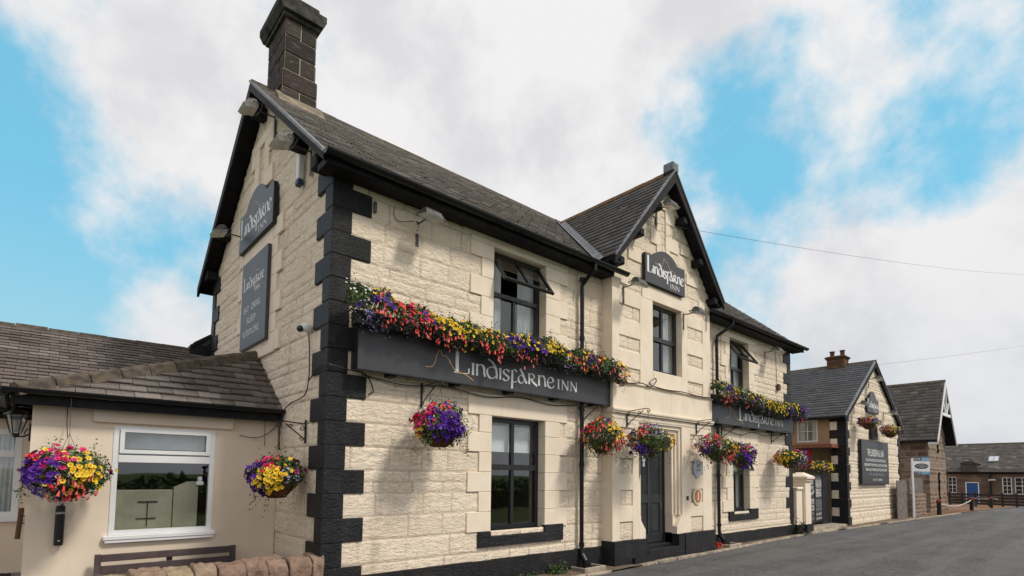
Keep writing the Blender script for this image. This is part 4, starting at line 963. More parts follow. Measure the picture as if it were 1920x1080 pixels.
# ================================================================== signs
def outline_board(name, par, m, O, U, N, poly, t=.04):
    O, U, N = Vector(O), Vector(U), Vector(N); mb = MB(); n = len(poly)
    fr = [O+U*x+Vector((0, 0, z)) for x, z in poly]; bk_ = [p-N*t for p in fr]
    mb.add(fr+bk_, [tuple(range(n)), tuple(range(2*n-1, n-1, -1))]+[(i, i+n, (i+1) % n+n, (i+1) % n) for i in range(n)])
    return mb.build(name, m, par)
def fascia(name, x0, x1, z0, z1, label, tx, tzb, xh, sw, lsz, cast, inn_x):
    s = thing(name, ((x0+x1)/2, -.1, z0), label, 'sign', 'long fascia signs over the ground floor')
    mb = MB(); mb.box(x0, x1, -.20, -.165, z0, z1, c=.004); mb.build('board', 'sign', s)
    mb = MB(); mb.box(x0+.01, x1-.01, -.164, -.005, z1-.03, z1-.005); mb.box(x0+.005, x0+.03, -.164, -.005, z0+.02, z1-.03); mb.box(x1-.03, x1-.005, -.164, -.005, z0+.02, z1-.03); mb.box(x0, x1, -.206, -.19, z0-.012, z0+.0); mb.box(x0-.008, x0, -.206, -.16, z0-.012, z1+.005); mb.box(x1, x1+.008, -.206, -.16, z0-.012, z1+.005)
    mb.box(x0+.03, x1-.03, -.03, -.005, z0+.02, z1-.05)
    mb.build('frame', 'signedge', s)
    k = int((x1-x0)/.8)
    for i in range(k):
        x = x0+.5+i*(x1-x0-.8)/(k-1); mb = MB(); mb.box(x-.05, x+.05, -.15, -.005, z0-.03, z0+.015); mb.build('bracket', 'signedge', s)
    ik = Ink((0, -.20, 0), (1, 0, 0), (0, -1, 0))
    a, b = tx; wordmark(ik, a, b, tzb, xh, sw)
    wordmark(ik, inn_x[0], inn_x[1], tzb, xh*.98, sw*.8, 'INN')
    ik.done('lettering', 'white', s)
    ik = Ink((0, -.2045, 0), (1, 0, 0), (0, -1, 0)); castle(ik, *cast, .012*lsz); ik.done('castle_outline', 'gold', s)
    return s
fascia('fascia_sign', .27, 4.985, 2.83, 3.44, 'long dark fascia sign with gold castle outline left of the entrance bay', (1.665, 3.60), 2.972, .165, .040, 1.2, (1.20, 1.98, 2.945, 3.24), (3.645, 4.15))
fascia('fascia_sign', 8.56, 12.97, 2.80, 3.42, 'shorter looking dark fascia sign right of the entrance bay, under yellow flowers', (9.83, 11.72), 2.945, .17, .042, 1.2, (9.2, 10.0, 2.91, 3.22), (11.78, 12.3))
def arch_poly(w, h, top, n=14):
    """board with shoulders and a round hump"""
    p = [(0, 0), (w, 0), (w, h)]
    a, b = .20*w, .80*w
    pts = []
    for i in range(n+1):
        t = i/n; pts.append((b+(a-b)*t, h+(top-h)*(1-(2*t-1)**2)**.8))
    pts += [(0, h)]
    return [(0, 0), (w, 0), (w, h)]+pts
def logo_sign(name, O, U, N, w, h, top, label, t=.05):
    s = thing(name, Vector(O), label, 'sign', 'hump-topped logo signs'); N_ = Vector(N)
    outline_board('board', s, 'sign', O, U, N, arch_poly(w, h, top), t=.015)
    outline_board('backing', s, 'signedge', Vector(O)-N_*.016+Vector((0, 0, -.006))-Vector(U)*.006, U, N, arch_poly(w+.012, h+.006, top+.008), t=t)
    ik = Ink(O, U, N); wordmark(ik, w*.045, w*.97, h*.37, h*.27, h*.075); wordmark(ik, w*.60, w*.86, h*.10, h*.17, h*.03, 'INN')
    ik.done('lettering', 'white', s)
    ik = Ink(O, U, N); castle(ik, w*.34, w*.78, h*.72, h*1.08, h*.018); ik.done('castle_outline', 'gold', s)
    text('THE', Vector(O)+N_*.001, U, N, w*.22, w*.33, h*.72, h*.80, 'dimwhite', s)
    return s
logo_sign('logo_sign', (5.94, -.30, 5.28), (1, 0, 0), (0, -1, 0), 1.38, .56, .74, 'dark hump-topped logo sign above the window of the entrance bay')
logo_sign('logo_sign', (-.09, 3.68, 5.26), (0, -1, 0), (-1, 0, 0), 1.70, .62, .86, 'dark hump-topped logo sign high on the left gable wall')
logo_sign('logo_sign', (19.95, -.09, 4.02), (1, 0, 0), (0, -1, 0), 1.34, .52, .80, 'small dark hump-topped logo sign on the gable of the white outbuilding')
s = thing('banner_sign', (-.07, 2.8, 3.56), 'tall dark sign on the left gable listing what the inn offers', 'sign')
mb = MB(); mb.box(-.085, -.035, 2.14, 3.42, 3.56, 4.99, c=.004); mb.build('board', 'sign', s)
G_ = ((-.085, 3.42, 3.56), (0, -1, 0), (-1, 0, 0))
ik = Ink(*G_); wordmark(ik, .12, 1.16, .96, .11, .028); wordmark(ik, .72, .98, .84, .075, .016, 'INN'); ik.done('lettering', 'white', s)
ik = Ink(*G_); castle(ik, .45, .95, 1.14, 1.30, .007); ik.done('castle_outline', 'gold', s)
for tx, a, b, z in (('EAT \u00b7 DRINK', .18, 1.02, .58), ('SLEEP', .36, .80, .385), ('& EXPLORE', .18, .98, .19)): text(tx, *G_, a, b, z, z+.10, 'white', s, bold=-.006)
# board on the outbuilding
s = thing('notice_board_sign', (20.6, -.1, 1.4), 'large dark notice board on the white gable of the outbuilding', 'sign')
mb = MB(); mb.box(19.0, 22.25, -.115, -.03, 1.40, 2.98, c=.006); mb.build('board', 'signedge', s)
mb = MB(); mb.box(19.03, 22.22, -.118, -.112, 1.43, 2.95); mb.build('face', 'sign', s)
Bd = ((19.03, -.119, 1.43), (1, 0, 0), (0, -1, 0))
for tx, a, b, z, h, m in (('THE LINDISFARNE INN', .62, 2.55, .98, .26, 'white'), ('EN SUITE ROOMS, FOOD SERVED DAILY,', .42, 2.85, .78, .11, 'white'), ('BREAKFAST FROM 8AM, LUNCH & DINNER,', .25, 3.0, .61, .11, 'white'), ('REAL ALES, FAMILIES & DOGS WELCOME', .40, 2.92, .44, .11, 'white'), ('TEL 01289 381223', .75, 2.55, .30, .06, 'dimwhite'), ('INNS', 1.45, 1.75, .10, .10, 'gold'), ('OPEN', 1.82, 2.3, .10, .07, 'white'), ('***', 1.15, 1.40, .10, .07, 'white')):
    text(tx, *Bd, a, b, z, z+h, m, s, bold=.006 if h > .08 else 0)
# gate with printed panels
g = thing('printed_gate', (16, .3, 0), 'pair of dark gates printed with white lettering beside the cream pillar', 'gate')
gU = Vector((math.cos(R(8)), math.sin(R(8)), 0)); gN = Vector((gU.y, -gU.x, 0)); gO = Vector((14.52, .06, .2))
def gbox(mb, x0, x1, t0, t1, z0, z1, c=0):
    Mx = Matrix((gU, -gN, Vector((0, 0, 1)))).transposed().to_4x4(); Mx.translation = gO; mb.box(x0, x1, t0, t1, z0, z1, c=c, M=Mx)
for a, b, nm in ((0.0, .98, 'gate_leaf'), (1.0, 2.05, 'gate_leaf')):
    mb = MB(); gbox(mb, a, b, 0, .04, .05, 1.52, c=.004); lf = mb.build(nm, 'sign', g)
    mb = MB(); gbox(mb, a, a+.05, -.012, .0, .05, 1.52); gbox(mb, b-.05, b, -.012, 0, .05, 1.52); gbox(mb, a+.05, b-.05, -.012, 0, 1.47, 1.52); gbox(mb, a+.05, b-.05, -.012, 0, .05, .10); mb.build('rail', 'signedge', lf)
mb = MB(); gbox(mb, 2.06, 2.2, -.02, .1, 0, 1.56, c=.005); mb.build('post', 'signedge', g)
mb = MB(); gbox(mb, 2.22, 3.2, .3, .34, 0, 1.52); mb.build('dark_screen', 'timber', g)
mb = MB(); gbox(mb, 2.75, 2.85, -.02, .06, 0, 1.54, c=.005); mb.build('post', 'signedge', g)
gp = (gO+gN*.002, gU, gN)
for tx, a, b, z, h, m in (('SINCE 1906', 1.3, 1.75, 1.38, .035, 'dimwhite'), ('WALK-INN', 1.14, 1.95, 1.10, .26, 'white'), ('BREAKS', 1.18, 1.92, .82, .25, 'white'), ('STAY THE NIGHT FROM', 1.14, 1.98, .66, .07, 'dimwhite'), ('ONLY \u00a349 PER ROOM', 1.14, 1.98, .57, .07, 'dimwhite'), ('JUST WALK INN', 1.14, 1.98, .48, .07, 'dimwhite'), ('AFTER 6PM', 1.14, 1.98, .39, .07, 'dimwhite'), ('ASK INSIDE', 1.16, 1.9, .25, .07, 'white'), ('FOR DETAILS', 1.16, 1.95, .12, .06, 'white'),
    ('INN', .42, .74, 1.20, .13, 'white'), ('KEEPERS', .30, .84, 1.06, .10, 'white'), ('FOR BETTER', .08, .90, .62, .15, 'white'), ('PRICES', .08, .90, .43, .15, 'white'), ('BOOK DIRECT', .10, .90, .30, .07, 'dimwhite'), ('WITH US', .10, .90, .15, .07, 'dimwhite')):
    text(tx, *gp, a, b, z, z+h, m, g, bold=.005 if h > .1 else 0)
ik = Ink(*gp); ik.stroke([(.12, .93), (.3, .90), (.55, .93), (.75, .96), (.92, 1.02)], .09, mn=1); ik.stroke([(.2, 1.05), (.24, 1.3), (.55, 1.42), (.86, 1.3), (.9, 1.1)], .015, mn=1); ik.done('ribbon_motif', 'dimwhite', g)
pl = thing('gate_pillar', (14.0, 0, 0), 'cream stone gate pillar with moulded cap beside the right corner of the inn', 'pillar')
mb = MB(); mb.box(13.75, 14.15, -.18, .22, .3, 1.50, c=.01); mb.box(13.33, 13.74, -.10, .2, .3, 1.27, c=.01); mb.build('shaft', 'dressed', pl)
mb = MB(); mb.box(13.70, 14.20, -.23, .27, 1.50, 1.57, c=.02); mb.box(13.66, 14.24, -.27, .31, 1.57, 1.64, c=.015); mb.add([(13.66, -.27, 1.641), (14.24, -.27, 1.641), (14.24, .31, 1.641), (13.66, .31, 1.641), (13.88, -.05, 1.76), (14.02, -.05, 1.76), (14.02, .09, 1.76), (13.88, .09, 1.76)], [(0, 1, 5, 4), (1, 2, 6, 5), (2, 3, 7, 6), (3, 0, 4, 7), (4, 5, 6, 7), (3, 2, 1, 0)]); mb.box(13.32, 13.73, -.14, .24, 1.27, 1.35, c=.02); mb.build('cap', 'dressed', pl)
mb = MB(); mb.box(13.72, 14.18, -.22, .25, -.05, .31); mb.box(13.31, 13.715, -.14, .22, -.05, .30); mb.build('base', 'black', pl)
# for sale board
s = thing('sale_sign', (24.6, -.45, 0), 'white and blue for-sale board on a white post in front of the stone cottage', 'sign')
a = R(48); sU = Vector((math.cos(a)*.0+.70, -.71, 0)).normalized(); sN = Vector((sU.y, -sU.x, 0)); sO = Vector((24.45, -.42, 0))
Mx = Matrix((sU, -sN, Vector((0, 0, 1)))).transposed().to_4x4(); Mx.translation = sO
mb = MB(); mb.box(-.05, .02, .0, .06, -.1, 2.46, M=Mx); mb.build('post', 'upvc', s)
mb = MB(); mb.box(.02, .66, .01, .035, 1.80, 2.50, M=Mx); mb.build('board', 'upvc', s)
sp = (sO-Vector((0, 0, 0))+sN*(-.008), sU, sN)
for (x0, x1, z0, z1, m, nm) in ((.022, .33, 2.36, 2.498, 'salenavy', 'title_strip'), (.331, .658, 2.36, 2.498, 'saleblue', 'title_strip'), (.022, .33, 1.802, 1.92, 'salenavy', 'bottom_strip'), (.331, .658, 1.802, 1.92, 'saleblue', 'bottom_strip')):
    mb = MB(); mb.box(x0, x1, .003, .009, z0, z1, M=Mx); mb.build(nm, m, s)
mb = MB(); n = 28; mb.add([tuple(Mx @ Vector((.34+.27*math.cos(2*math.pi*i/n), .007, 2.14+.11*math.sin(2*math.pi*i/n)))) for i in range(n)], [tuple(range(n))]); mb.build('oval', 'signedge', s, fix=False)
for tx, a_, b_, z, h, m in (('FOR SALE', .05, .63, 2.385, .085, 'white'), ('AITCHISONS', .12, .56, 2.11, .06, 'white'), ('PROPERTY', .22, .46, 2.19, .03, 'white'), ('CENTRE', .24, .44, 2.06, .03, 'white'), ('01289 307571', .07, .61, 1.83, .06, 'white')):
    text(tx, Vector(sp[0])+sN*.010, sU, sN, a_, b_, z, z+h, m, s)

# ================================================================== plaques, bell, camera, alarm
def oval(mb, cx, cz, y, rx, rz, n=28, t=.02): mb.prism([(cx+rx*math.cos(2*math.pi*i/n), cz+rz*math.sin(2*math.pi*i/n)) for i in range(n)], 'y', y, y+t)
s = thing('oval_plaque', (7.82, -.26, 1.78), 'pale blue oval plaque right of the door, the upper of the two', 'plaque'); mb = MB(); oval(mb, 7.82, 1.77, -.27, .16, .19); mb.build('plate', 'plaque', s)
text('AA', (7.82, -.2715, 1.80), (1, 0, 0), (0, -1, 0), -.05, .05, 0, .07, 'salenavy', s); text('INSPECTED', (7.82, -.2715, 1.72), (1, 0, 0), (0, -1, 0), -.10, .10, 0, .03, 'salenavy', s)
s = thing('oval_plaque', (7.80, -.26, 1.2), 'oval plaque with terracotta centre and cream rim, below the blue one', 'plaque'); mb = MB(); oval(mb, 7.80, 1.2, -.265, .165, .175); mb.build('rim', 'cream_plq', s); mb = MB(); oval(mb, 7.80, 1.2, -.272, .115, .13, t=.006); mb.build('centre', 'terr_plq', s)
mb = MB(); mb.box(7.775, 7.825, -.276, -.273, 1.12, 1.28); mb.build('figure', 'cream_plq', s)
s = thing('door_bell', (7.46, -.25, 1.19), 'small round metal bell push right of the door surround', 'bell'); mb = MB(); oval(mb, 7.44, 1.17, -.255, .04, .045, 16, .012); mb.build('plate', 'iron', s); mb = MB(); oval(mb, 7.44, 1.17, -.262, .02, .02, 12, .006); mb.build('button', 'chrome', s)
s = thing('rating_plaque', (5.86, -.25, 1.8), 'narrow dark award plaque with round emblems left of the door', 'plaque'); mb = MB(); mb.box(5.82, 5.98, -.262, -.242, 1.62, 2.18, c=.004); mb.build('plate', 'signedge', s)
mb = MB(); oval(mb, 5.90, 1.93, -.267, .052, .075, 20, .004); mb.box(5.86, 5.94, -.267, -.263, 2.04, 2.15); mb.box(5.87, 5.93, -.267, -.263, 1.78, 1.85); mb.build('emblem', 'plaque', s); text('INN', (5.9, -.268, 1.905), (1, 0, 0), (0, -1, 0), -.035, .035, 0, .05, 'signedge', s)
s = thing('security_camera', (0, .5, 3.37), 'white dome security camera on the left gable wall beside the black quoins', 'camera')
mb = MB(); mb.tube([(-.02, .56, 3.40), (-.09, .56, 3.40), (-.12, .56, 3.39)], [.055, .058, .04], 18); mb.build('base', 'upvc', s, smooth=True)
import bmesh
def ball(mb, c, r, nu=14, nv=10, sz=1):
    pr = [(r*math.sin(math.pi*i/nv), r*sz*-math.cos(math.pi*i/nv)) for i in range(nv+1)]; mb.lathe(pr, c, nu)
mb = MB(); ball(mb, (-.14, .56, 3.375), .042); mb.build('dome', 'frame', s, smooth=True)
s = thing('alarm_box', (0, 1.02, 5.6), 'slim white alarm box with dark blue base high on the left gable', 'alarm')
mb = MB(); mb.box(-.09, -.02, .97, 1.08, 5.50, 5.84, c=.012); mb.build('body', 'upvc', s); mb = MB(); mb.box(-.095, -.02, .965, 1.085, 5.42, 5.50, c=.012); mb.build('base', 'salenavy', s)
mb = MB(); mb.box(.50, .54, -.05, -.02, 4.86, 5.0, c=.005); tag(mb.build('wall_plate', 'lampbody'), 'small grey metal strap on the black quoins below the eave', 'fitting')

# ================================================================== floodlights
def flood(loc, rz, label, tilt=18, sc=1.0, hang=True, group='floodlights aimed at the walls', back=.33, base=.78):
    """local: wall at y = back, lamp at the origin, facing -y"""
    s = thing('floodlight', (0, 0, 0), label, 'floodlight', group); w_ = .18
    Mx = Matrix.Rotation(R(tilt), 4, 'X')
    mb = MB()
    mb.add([Mx @ Vector(p) for p in ((-w_, -.13, .0), (w_, -.13, .0), (w_, .13, .0), (-w_, .13, .0), (-w_*.8, -.02, .10), (w_*.8, -.02, .10), (w_*.8, .12, .10), (-w_*.8, .12, .10))], [(0, 1, 5, 4), (1, 2, 6, 5), (2, 3, 7, 6), (3, 0, 4, 7), (4, 5, 6, 7), (3, 2, 1, 0)])
    for i in range(5): mb.box(-w_*.7, w_*.7, .02+.02*i, .025+.02*i, .10, .125, M=Mx)
    mb.build('housing', 'lampbody', s)
    mb = MB(); mb.add([Mx @ Vector(p) for p in ((-w_*1.04, -.14, .01), (w_*1.04, -.14, .01), (w_*1.04, .13, .005), (-w_*1.04, .13, .005), (-w_*.85, -.11, -.055), (w_*.85, -.11, -.055), (w_*.85, .11, -.05), (-w_*.85, .11, -.05))], [(0, 1, 2, 3), (4, 7, 6, 5), (0, 4, 5, 1), (1, 5, 6, 2), (2, 6, 7, 3), (3, 7, 4, 0)]); mb.build('glass_cover', 'lampglass', s)
    mb = MB(); mb.tube([(-w_*.9, .03, .05), (-w_*1.1, .05, .05), (-w_*1.1, .18, .04), (0, .20, .03), (w_*1.1, .18, .04), (w_*1.1, .05, .05), (w_*.9, .03, .05)], .010, 6); back = back/(sc*base); mb.tube([(0, .20, .03), (0, back-.02, .03)], .014, 6); mb.box(-.03, .03, back-.012, back, -.36, .08); mb.build('bracket', 'lampbody', s)
    s.location = loc; s.rotation_euler = (0, 0, rz); s.scale = (sc*base, sc*base, sc*base); return s
flood((1.15, -.36, 4.90), 0, 'old floodlight on the front wall under the eave left of the upper open window', back=.36)
flood((5.33, -.60, 4.99), 0, 'old floodlight left of the logo sign on the entrance bay', back=.36)
flood((7.35, -.60, 4.90), 0, 'old floodlight right of the window on the entrance bay', back=.36)
flood((6.40, -.58, 6.80), 0, 'floodlight at the top of the entrance bay gable', back=.34)
flood((11.72, -.36, 4.86), 0, 'weathered floodlight near the right end of the inn front', back=.36)
flood((-.40, .72, 5.74), -math.pi/2, 'floodlight on the left gable close to the front eave', back=.38, sc=1.05)
flood((-.40, 2.28, 7.0), -math.pi/2, 'floodlight just under the peak of the left gable', back=.38, sc=1.05)
flood((-.40, 3.72, 5.58), -math.pi/2, 'floodlight on the left gable beside the logo sign, on its far side', back=.38, sc=1.05)
flood((20.3, -.38, 5.22), 0, 'small floodlight at the top of the white outbuilding gable', sc=1.1, back=.34)
flood((18.6, -.38, 4.14), 0, 'small floodlight left of the logo sign on the white outbuilding', sc=1.1, back=.34)
flood((22.1, -.38, 4.12), 0, 'small floodlight at the right side of the white outbuilding gable', sc=1.1, back=.34)

# ================================================================== planting
class Plant:
    def __init__(s, seed): s.r = np.random.RandomState(seed); s.d = {}
    def put(s, k, V, F, A=None):
        L = s.d.setdefault(k, [[], [], [], 0]); L[0].append(V); L[1].append(F+L[3]); L[2].append(np.zeros(len(V)) if A is None else A); L[3] += len(V)
    def basis(s, N):
        N = N/np.linalg.norm(N, axis=1, keepdims=True); t = s.r.randn(*N.shape); t -= N*(t*N).sum(1, keepdims=True); t /= np.linalg.norm(t, axis=1, keepdims=True); return N, t, np.cross(N, t)
    def leaves(s, k, P, N, size):
        n = len(P); N, T, B = s.basis(N+s.r.randn(n, 3)*.7); z = (size*(.6+.8*s.r.rand(n)))[:, None]
        V = np.stack([P, P+T*z*.5+B*z*.32+N*z*.12, P+T*z*1.1, P+T*z*.5-B*z*.32+N*z*.12], 1).reshape(-1, 3)
        b = np.arange(n)[:, None]*4; s.put(k, V, np.concatenate([b+[0, 1, 2], b+[0, 2, 3]]))
    def blooms(s, k, P, N, size, lobes=5):
        n = len(P); N, T, B = s.basis(N+s.r.randn(n, 3)*.35); z = (size*(.8+.4*s.r.rand(n)))[:, None, None]; m = lobes*2
        an = np.arange(m)*2*math.pi/m; rr = np.where(np.arange(m) % 2 == 0, 1., .8)
        ring = P[:, None]+(T[:, None]*(np.cos(an)*rr)[None, :, None]+B[:, None]*(np.sin(an)*rr)[None, :, None])*z+N[:, None]*z*.25
        V = np.concatenate([(P-N*size*.25)[:, None], ring], 1).reshape(-1, 3); A = np.tile(np.r_[1., np.zeros(m)], n)
        b = np.arange(n)[:, None]*(m+1); F = np.concatenate([b+[0, 1+i, 1+(i+1) % m] for i in range(m)]); s.put(k, V, F, A)
    def bells(s, k, P, size):
        n = len(P); z = size*(.7+.6*s.r.rand(n)); d = s.r.randn(n, 3)*.25+[0, 0, -1]; d /= np.linalg.norm(d, axis=1, keepdims=True)
        N, T, B = s.basis(d); z = z[:, None]; q = []
        for a in (0, 2.1, 4.2): q.append(P+d*z*.45+(T*math.cos(a)+B*math.sin(a))*z*.2)
        for a in (0, 2.1, 4.2): q.append(P+d*z*1.0+(T*math.cos(a+1)+B*math.sin(a+1))*z*.28)
        V = np.stack([P]+q, 1).reshape(-1, 3); b = np.arange(n)[:, None]*7
        F = np.concatenate([b+f for f in ([0, 1, 2], [0, 2, 3], [0, 3, 1], [1, 4, 2], [2, 4, 5], [2, 5, 3], [3, 5, 6], [3, 6, 1], [1, 6, 4])]); s.put(k, V, F, np.tile(np.r_[0, 0, 0, 0, .2, .2, .2], n))
    def species(s, sp, P, N, sc=1.):
        if not len(P): return
        n = len(P); r = s.r
        if sp == 'Y': s.blooms('yellow', P, N, .027)
        elif sp == 'P': s.blooms('purple', P, N, .034)
        elif sp == 'M': s.blooms('magenta', P, N, .031)
        elif sp == 'R': s.blooms('redpetal', P, N, .028)
        elif sp == 'O': s.blooms('orange', P, N, .025)
        elif sp == 'W': s.blooms('whitepetal', P, N, .015)
        elif sp == 'F': s.bells('fuchsia', P, .055)
        elif sp == 'L': s.blooms('lobelia', P, N, .0125, 3)
    NM = dict(leaf='foliage', leafdark='dark_foliage', yellow='yellow_flowers', purple='purple_flowers', magenta='pink_flowers', redpetal='red_flowers', orange='orange_flowers', whitepetal='white_flowers', fuchsia='fuchsia_bells', lobelia='violet_flowers')
    def finish(s, par):
        for k, (V, F, A, _) in s.d.items():
            o = np_mesh(s.NM[k], np.concatenate(V), np.concatenate(F), k, par, False, {'ctr': np.concatenate(A)}); o['kind'] = 'stuff'
CNT = dict(Y=9, P=8, M=6, R=6, O=4, W=12, F=9, L=34, D=0)
def basket(C, r, h, clusters, label, seed, hang=None, rope_top=None, dens=1.0, trail=.25, nm='hanging_basket', cup=True, group='hanging flower baskets'):
    """C centre of the planted mass, r radius, h height; clusters (side, up, species) seen from the street"""
    C = np.array(C, float); s = thing(nm, C, label, 'hanging basket', group); p = Plant(seed); rs = p.r
    rx, ry, rz = r, r*.9, h/2
    def surf(d, k):
        d = d/np.linalg.norm(d, axis=1, keepdims=True); b = 1+.36*(fbm(d[:, 0]*3+seed*.7+10, d[:, 2]*3+d[:, 1]*2+20, seed % 97, 3)-.47)*2
        low = np.clip(-d[:, 2], 0, 1); q = d*np.array([rx, ry, rz])*(k*b)[:, None]; q[:, 2] -= low*0; q[:, :2] *= (1-.45*low**2)[:, None]; return C+q
    n = int(2600*dens); d = rs.randn(n, 3); d[:, 2] = d[:, 2]*.9+.25; k = .55+.47*rs.rand(n)**.6
    P = surf(d, k); dk = fbm(d[:, 0]*2+50, d[:, 2]*2+60, seed % 91, 2) > .52
    p.leaves('leaf', P[~dk], d[~dk], .032); p.leaves('leafdark', P[dk], d[dk], .030)
    n2 = int(700*dens); d2 = rs.randn(n2, 3); d2[:, 2] = -np.abs(d2[:, 2])*.5-.15; P2 = surf(d2, .8+.25*rs.rand(n2)); p.leaves('leafdark', P2[::2], d2[::2], .03); p.leaves('leaf', P2[1::2], d2[1::2], .03)
    # wispy top shoots and trailing stems
    m = int(9*dens)+3; st = []
    for i in range(m):
        a = rs.rand()*6.28; b = C+[.5*rx*math.cos(a), .5*ry*math.sin(a), rz*.7]; e = b+[.10*rs.randn(), .08*rs.randn(), .08+.16*rs.rand()]
        t = rs.rand(10)[:, None]; st.append(b+(e-b)*t+rs.randn(10, 3)*.008)
    p.leaves('leaf', np.concatenate(st), np.tile([0, 0, 1.], (10*m, 1)), .022)
    for i in range(int(7*dens)):
        a = rs.rand()*6.28; b = C+[.85*rx*math.cos(a), .85*ry*math.sin(a), -rz*.25]; t = rs.rand(26)[:, None]
        q = b+np.array([.05*math.cos(a), .05*math.sin(a), -trail*(1+.6*rs.rand())])*t+rs.randn(26, 3)*.022; p.leaves('leaf', q, rs.randn(26, 3)*.5+[math.cos(a), math.sin(a), -.3], .022)
    for (sx, up, sp, *o) in clusters:
        sc = o[0] if o else 1.; sx = max(-.98, min(.98, sx)); up = max(-.9, min(.95, up))
        dy = -math.sqrt(max(0., 1-min(.97, sx*sx+up*up*.9))); dc = np.array([sx*.75-dy*-.66*0+(-.66)*0, 0, 0])
        dc = np.array([sx*.75+dy*.66, -sx*.66+dy*.75, up]); dc = dc/np.linalg.norm(dc)
        n = int(1.7*CNT[sp]*dens*sc); dd = dc+rs.randn(n, 3)*.26*math.sqrt(sc); P = surf(dd, np.full(n, 1.0)+.07*rs.rand(n)); p.species(sp, P, dd+[0, -.3, .25])
    # scatter over the unseen back as well
    for sp in 'YPM':
        dd = rs.randn(30, 3)*[1, .6, .5]+[0, .9, .3]; p.species(sp, surf(dd, np.full(30, 1.03)), dd)
    p.finish(s)
    if cup:
        mb = MB(); mb.lathe([(.0, -.17), (.09, -.165), (.15, -.11), (.185, -.02), (.20, .04), (.19, .04), (.0, .02)], tuple(C+[0, 0, -rz*.30]), 24); mb.build('bowl', 'wicker', s, smooth=True)
    if rope_top is not None:
        mb = MB(); tp = Vector(rope_top)
        knot = Vector((C[0], C[1], min(tp.z-.02, C[2]+rz+.16)))
        for k in range(3): a = 2.1*k+.4; mb.tube([tuple(Vector(C)+Vector((.17*math.cos(a), .17*math.sin(a), 0))), tuple(knot)], .002, 5)
        mb.tube([tuple(knot), tuple(tp)], .0025, 5)
        mb.build('chain', 'iron', s)
    return s
def bracket(loc, rz, label, L=.45, H=.30):
    s = thing('basket_bracket', (0, 0, 0), label, 'bracket', 'scrolled iron brackets for hanging baskets'); mb = MB()
    mb.box(-.014, .014, -.022, -.006, -H, .03, c=.003); mb.build('back_bar', 'iron', s)
    mb = MB(); mb.tube([(0, -.02, -.02), (0, -L+.03, .0), (0, -L, -.005)], .008, 6); mb.tube([(0, -.02, -H+.05), (0, -L*.8, -.03)], .008, 6)
    def curl(c, r, a0, turns, sg=1, n=16): return [(0, c[0]+r*(1-.75*i/n)*math.cos(a0+sg*turns*6.28*i/n), c[1]+r*(1-.75*i/n)*math.sin(a0+sg*turns*6.28*i/n)) for i in range(n+1)]
    mb.tube(curl((-L-.005, -.045), .04, 1.57, 1.1, 1), .007, 6); mb.tube(curl((-.06, -.075), .035, 1.57, 1.1, -1), .006, 6); mb.tube(curl((-.055, -H+.05), .03, 3.1, 1.1, -1), .006, 6); mb.tube(curl((-L*.62, -.06), .03, 0, 1, 1), .006, 6)
    mb.build('scroll', 'iron', s); s.location = loc; s.rotation_euler = (0, 0, rz); return s
def hb_(x, y, z, wy, zt, *a, **k):
    bracket((x, wy, zt), 0, k.pop('bl')); return basket((x, y, z), *a, rope_top=(x, y, zt-.04), **k)
hb_(1.27, -.46, 2.19, 0, 2.77, .36, .60, [(-.7, .45, 'R'), (-.45, .7, 'M'), (-.3, .45, 'M'), (-.85, .15, 'R'), (-.1, .8, 'R'), (.15, .75, 'R'), (-.6, .1, 'M', .6), (.3, .45, 'P', 1.3), (.6, .3, 'P', 1.4), (.1, .15, 'P', 1.2), (.8, 0, 'P'), (.45, -.2, 'P', 1.3), (.7, -.45, 'P'), (.95, -.3, 'P', .7), (-.8, -.3, 'Y', .35)], label='flower basket with red and purple petunias below the long sign, nearest the black quoins', seed=1, bl='iron basket bracket under the left end of the long sign')
hb_(4.46, -.46, 2.24, 0, 2.78, .36, .60, [(-.5, .75, 'R'), (-.3, .55, 'R'), (-.75, .4, 'R'), (-.1, .5, 'F'), (.5, .45, 'Y', 1.3), (.8, .3, 'Y', 1.4), (.95, .05, 'Y'), (.5, .1, 'D'), (.6, -.35, 'F', 1.3), (.9, -.5, 'F'), (.1, -.6, 'F', .6), (-.9, -.1, 'O', .5)], label='flower basket with yellow petunias and a wicker bowl beside the first downpipe', seed=2, bl='iron basket bracket beside the first downpipe')
hb_(5.42, -.70, 2.20, -.24, 2.78, .40, .58, [(-.6, .6, 'F', 1.2), (-.3, .75, 'R', .7), (.1, .8, 'L'), (.2, .3, 'D'), (.95, .3, 'Y', 1.1), (.98, .0, 'Y', 1.1), (.95, -.2, 'Y'), (-.7, -.4, 'P', .8), (-.4, -.8, 'L'), (-.85, .1, 'O', .6), (-.5, -.6, 'P', .5)], label='dark leafed flower basket with a yellow right side, left of the entrance door', seed=3, bl='iron basket bracket left of the entrance door')
hb_(7.80, -.70, 2.18, -.24, 2.78, .42, .56, [(-.75, .5, 'M', 1.3), (-.4, .7, 'M'), (-.9, .1, 'L'), (-.7, -.1, 'P'), (.6, .3, 'Y', .7), (.9, -.05, 'Y', 1.2), (.5, -.5, 'F', 1.3), (.75, -.6, 'F'), (0, .3, 'D'), (-.2, .75, 'R', .5)], label='flower basket with pink flowers and dark foliage right of the entrance door', seed=4, bl='iron basket bracket right of the entrance door')
hb_(9.33, -.46, 2.08, 0, 2.76, .34, .62, [(-.1, .7, 'W'), (.3, .5, 'M', 1.2), (.1, .1, 'P', 1.3), (.4, -.1, 'P', 1.5), (.2, -.5, 'P', 1.4), (.6, -.6, 'P', 1.3), (.1, -.8, 'P'), (.7, .3, 'P')], label='trailing purple flower basket in front of the open ground-floor window', seed=5, bl='iron basket bracket above the open ground-floor window')
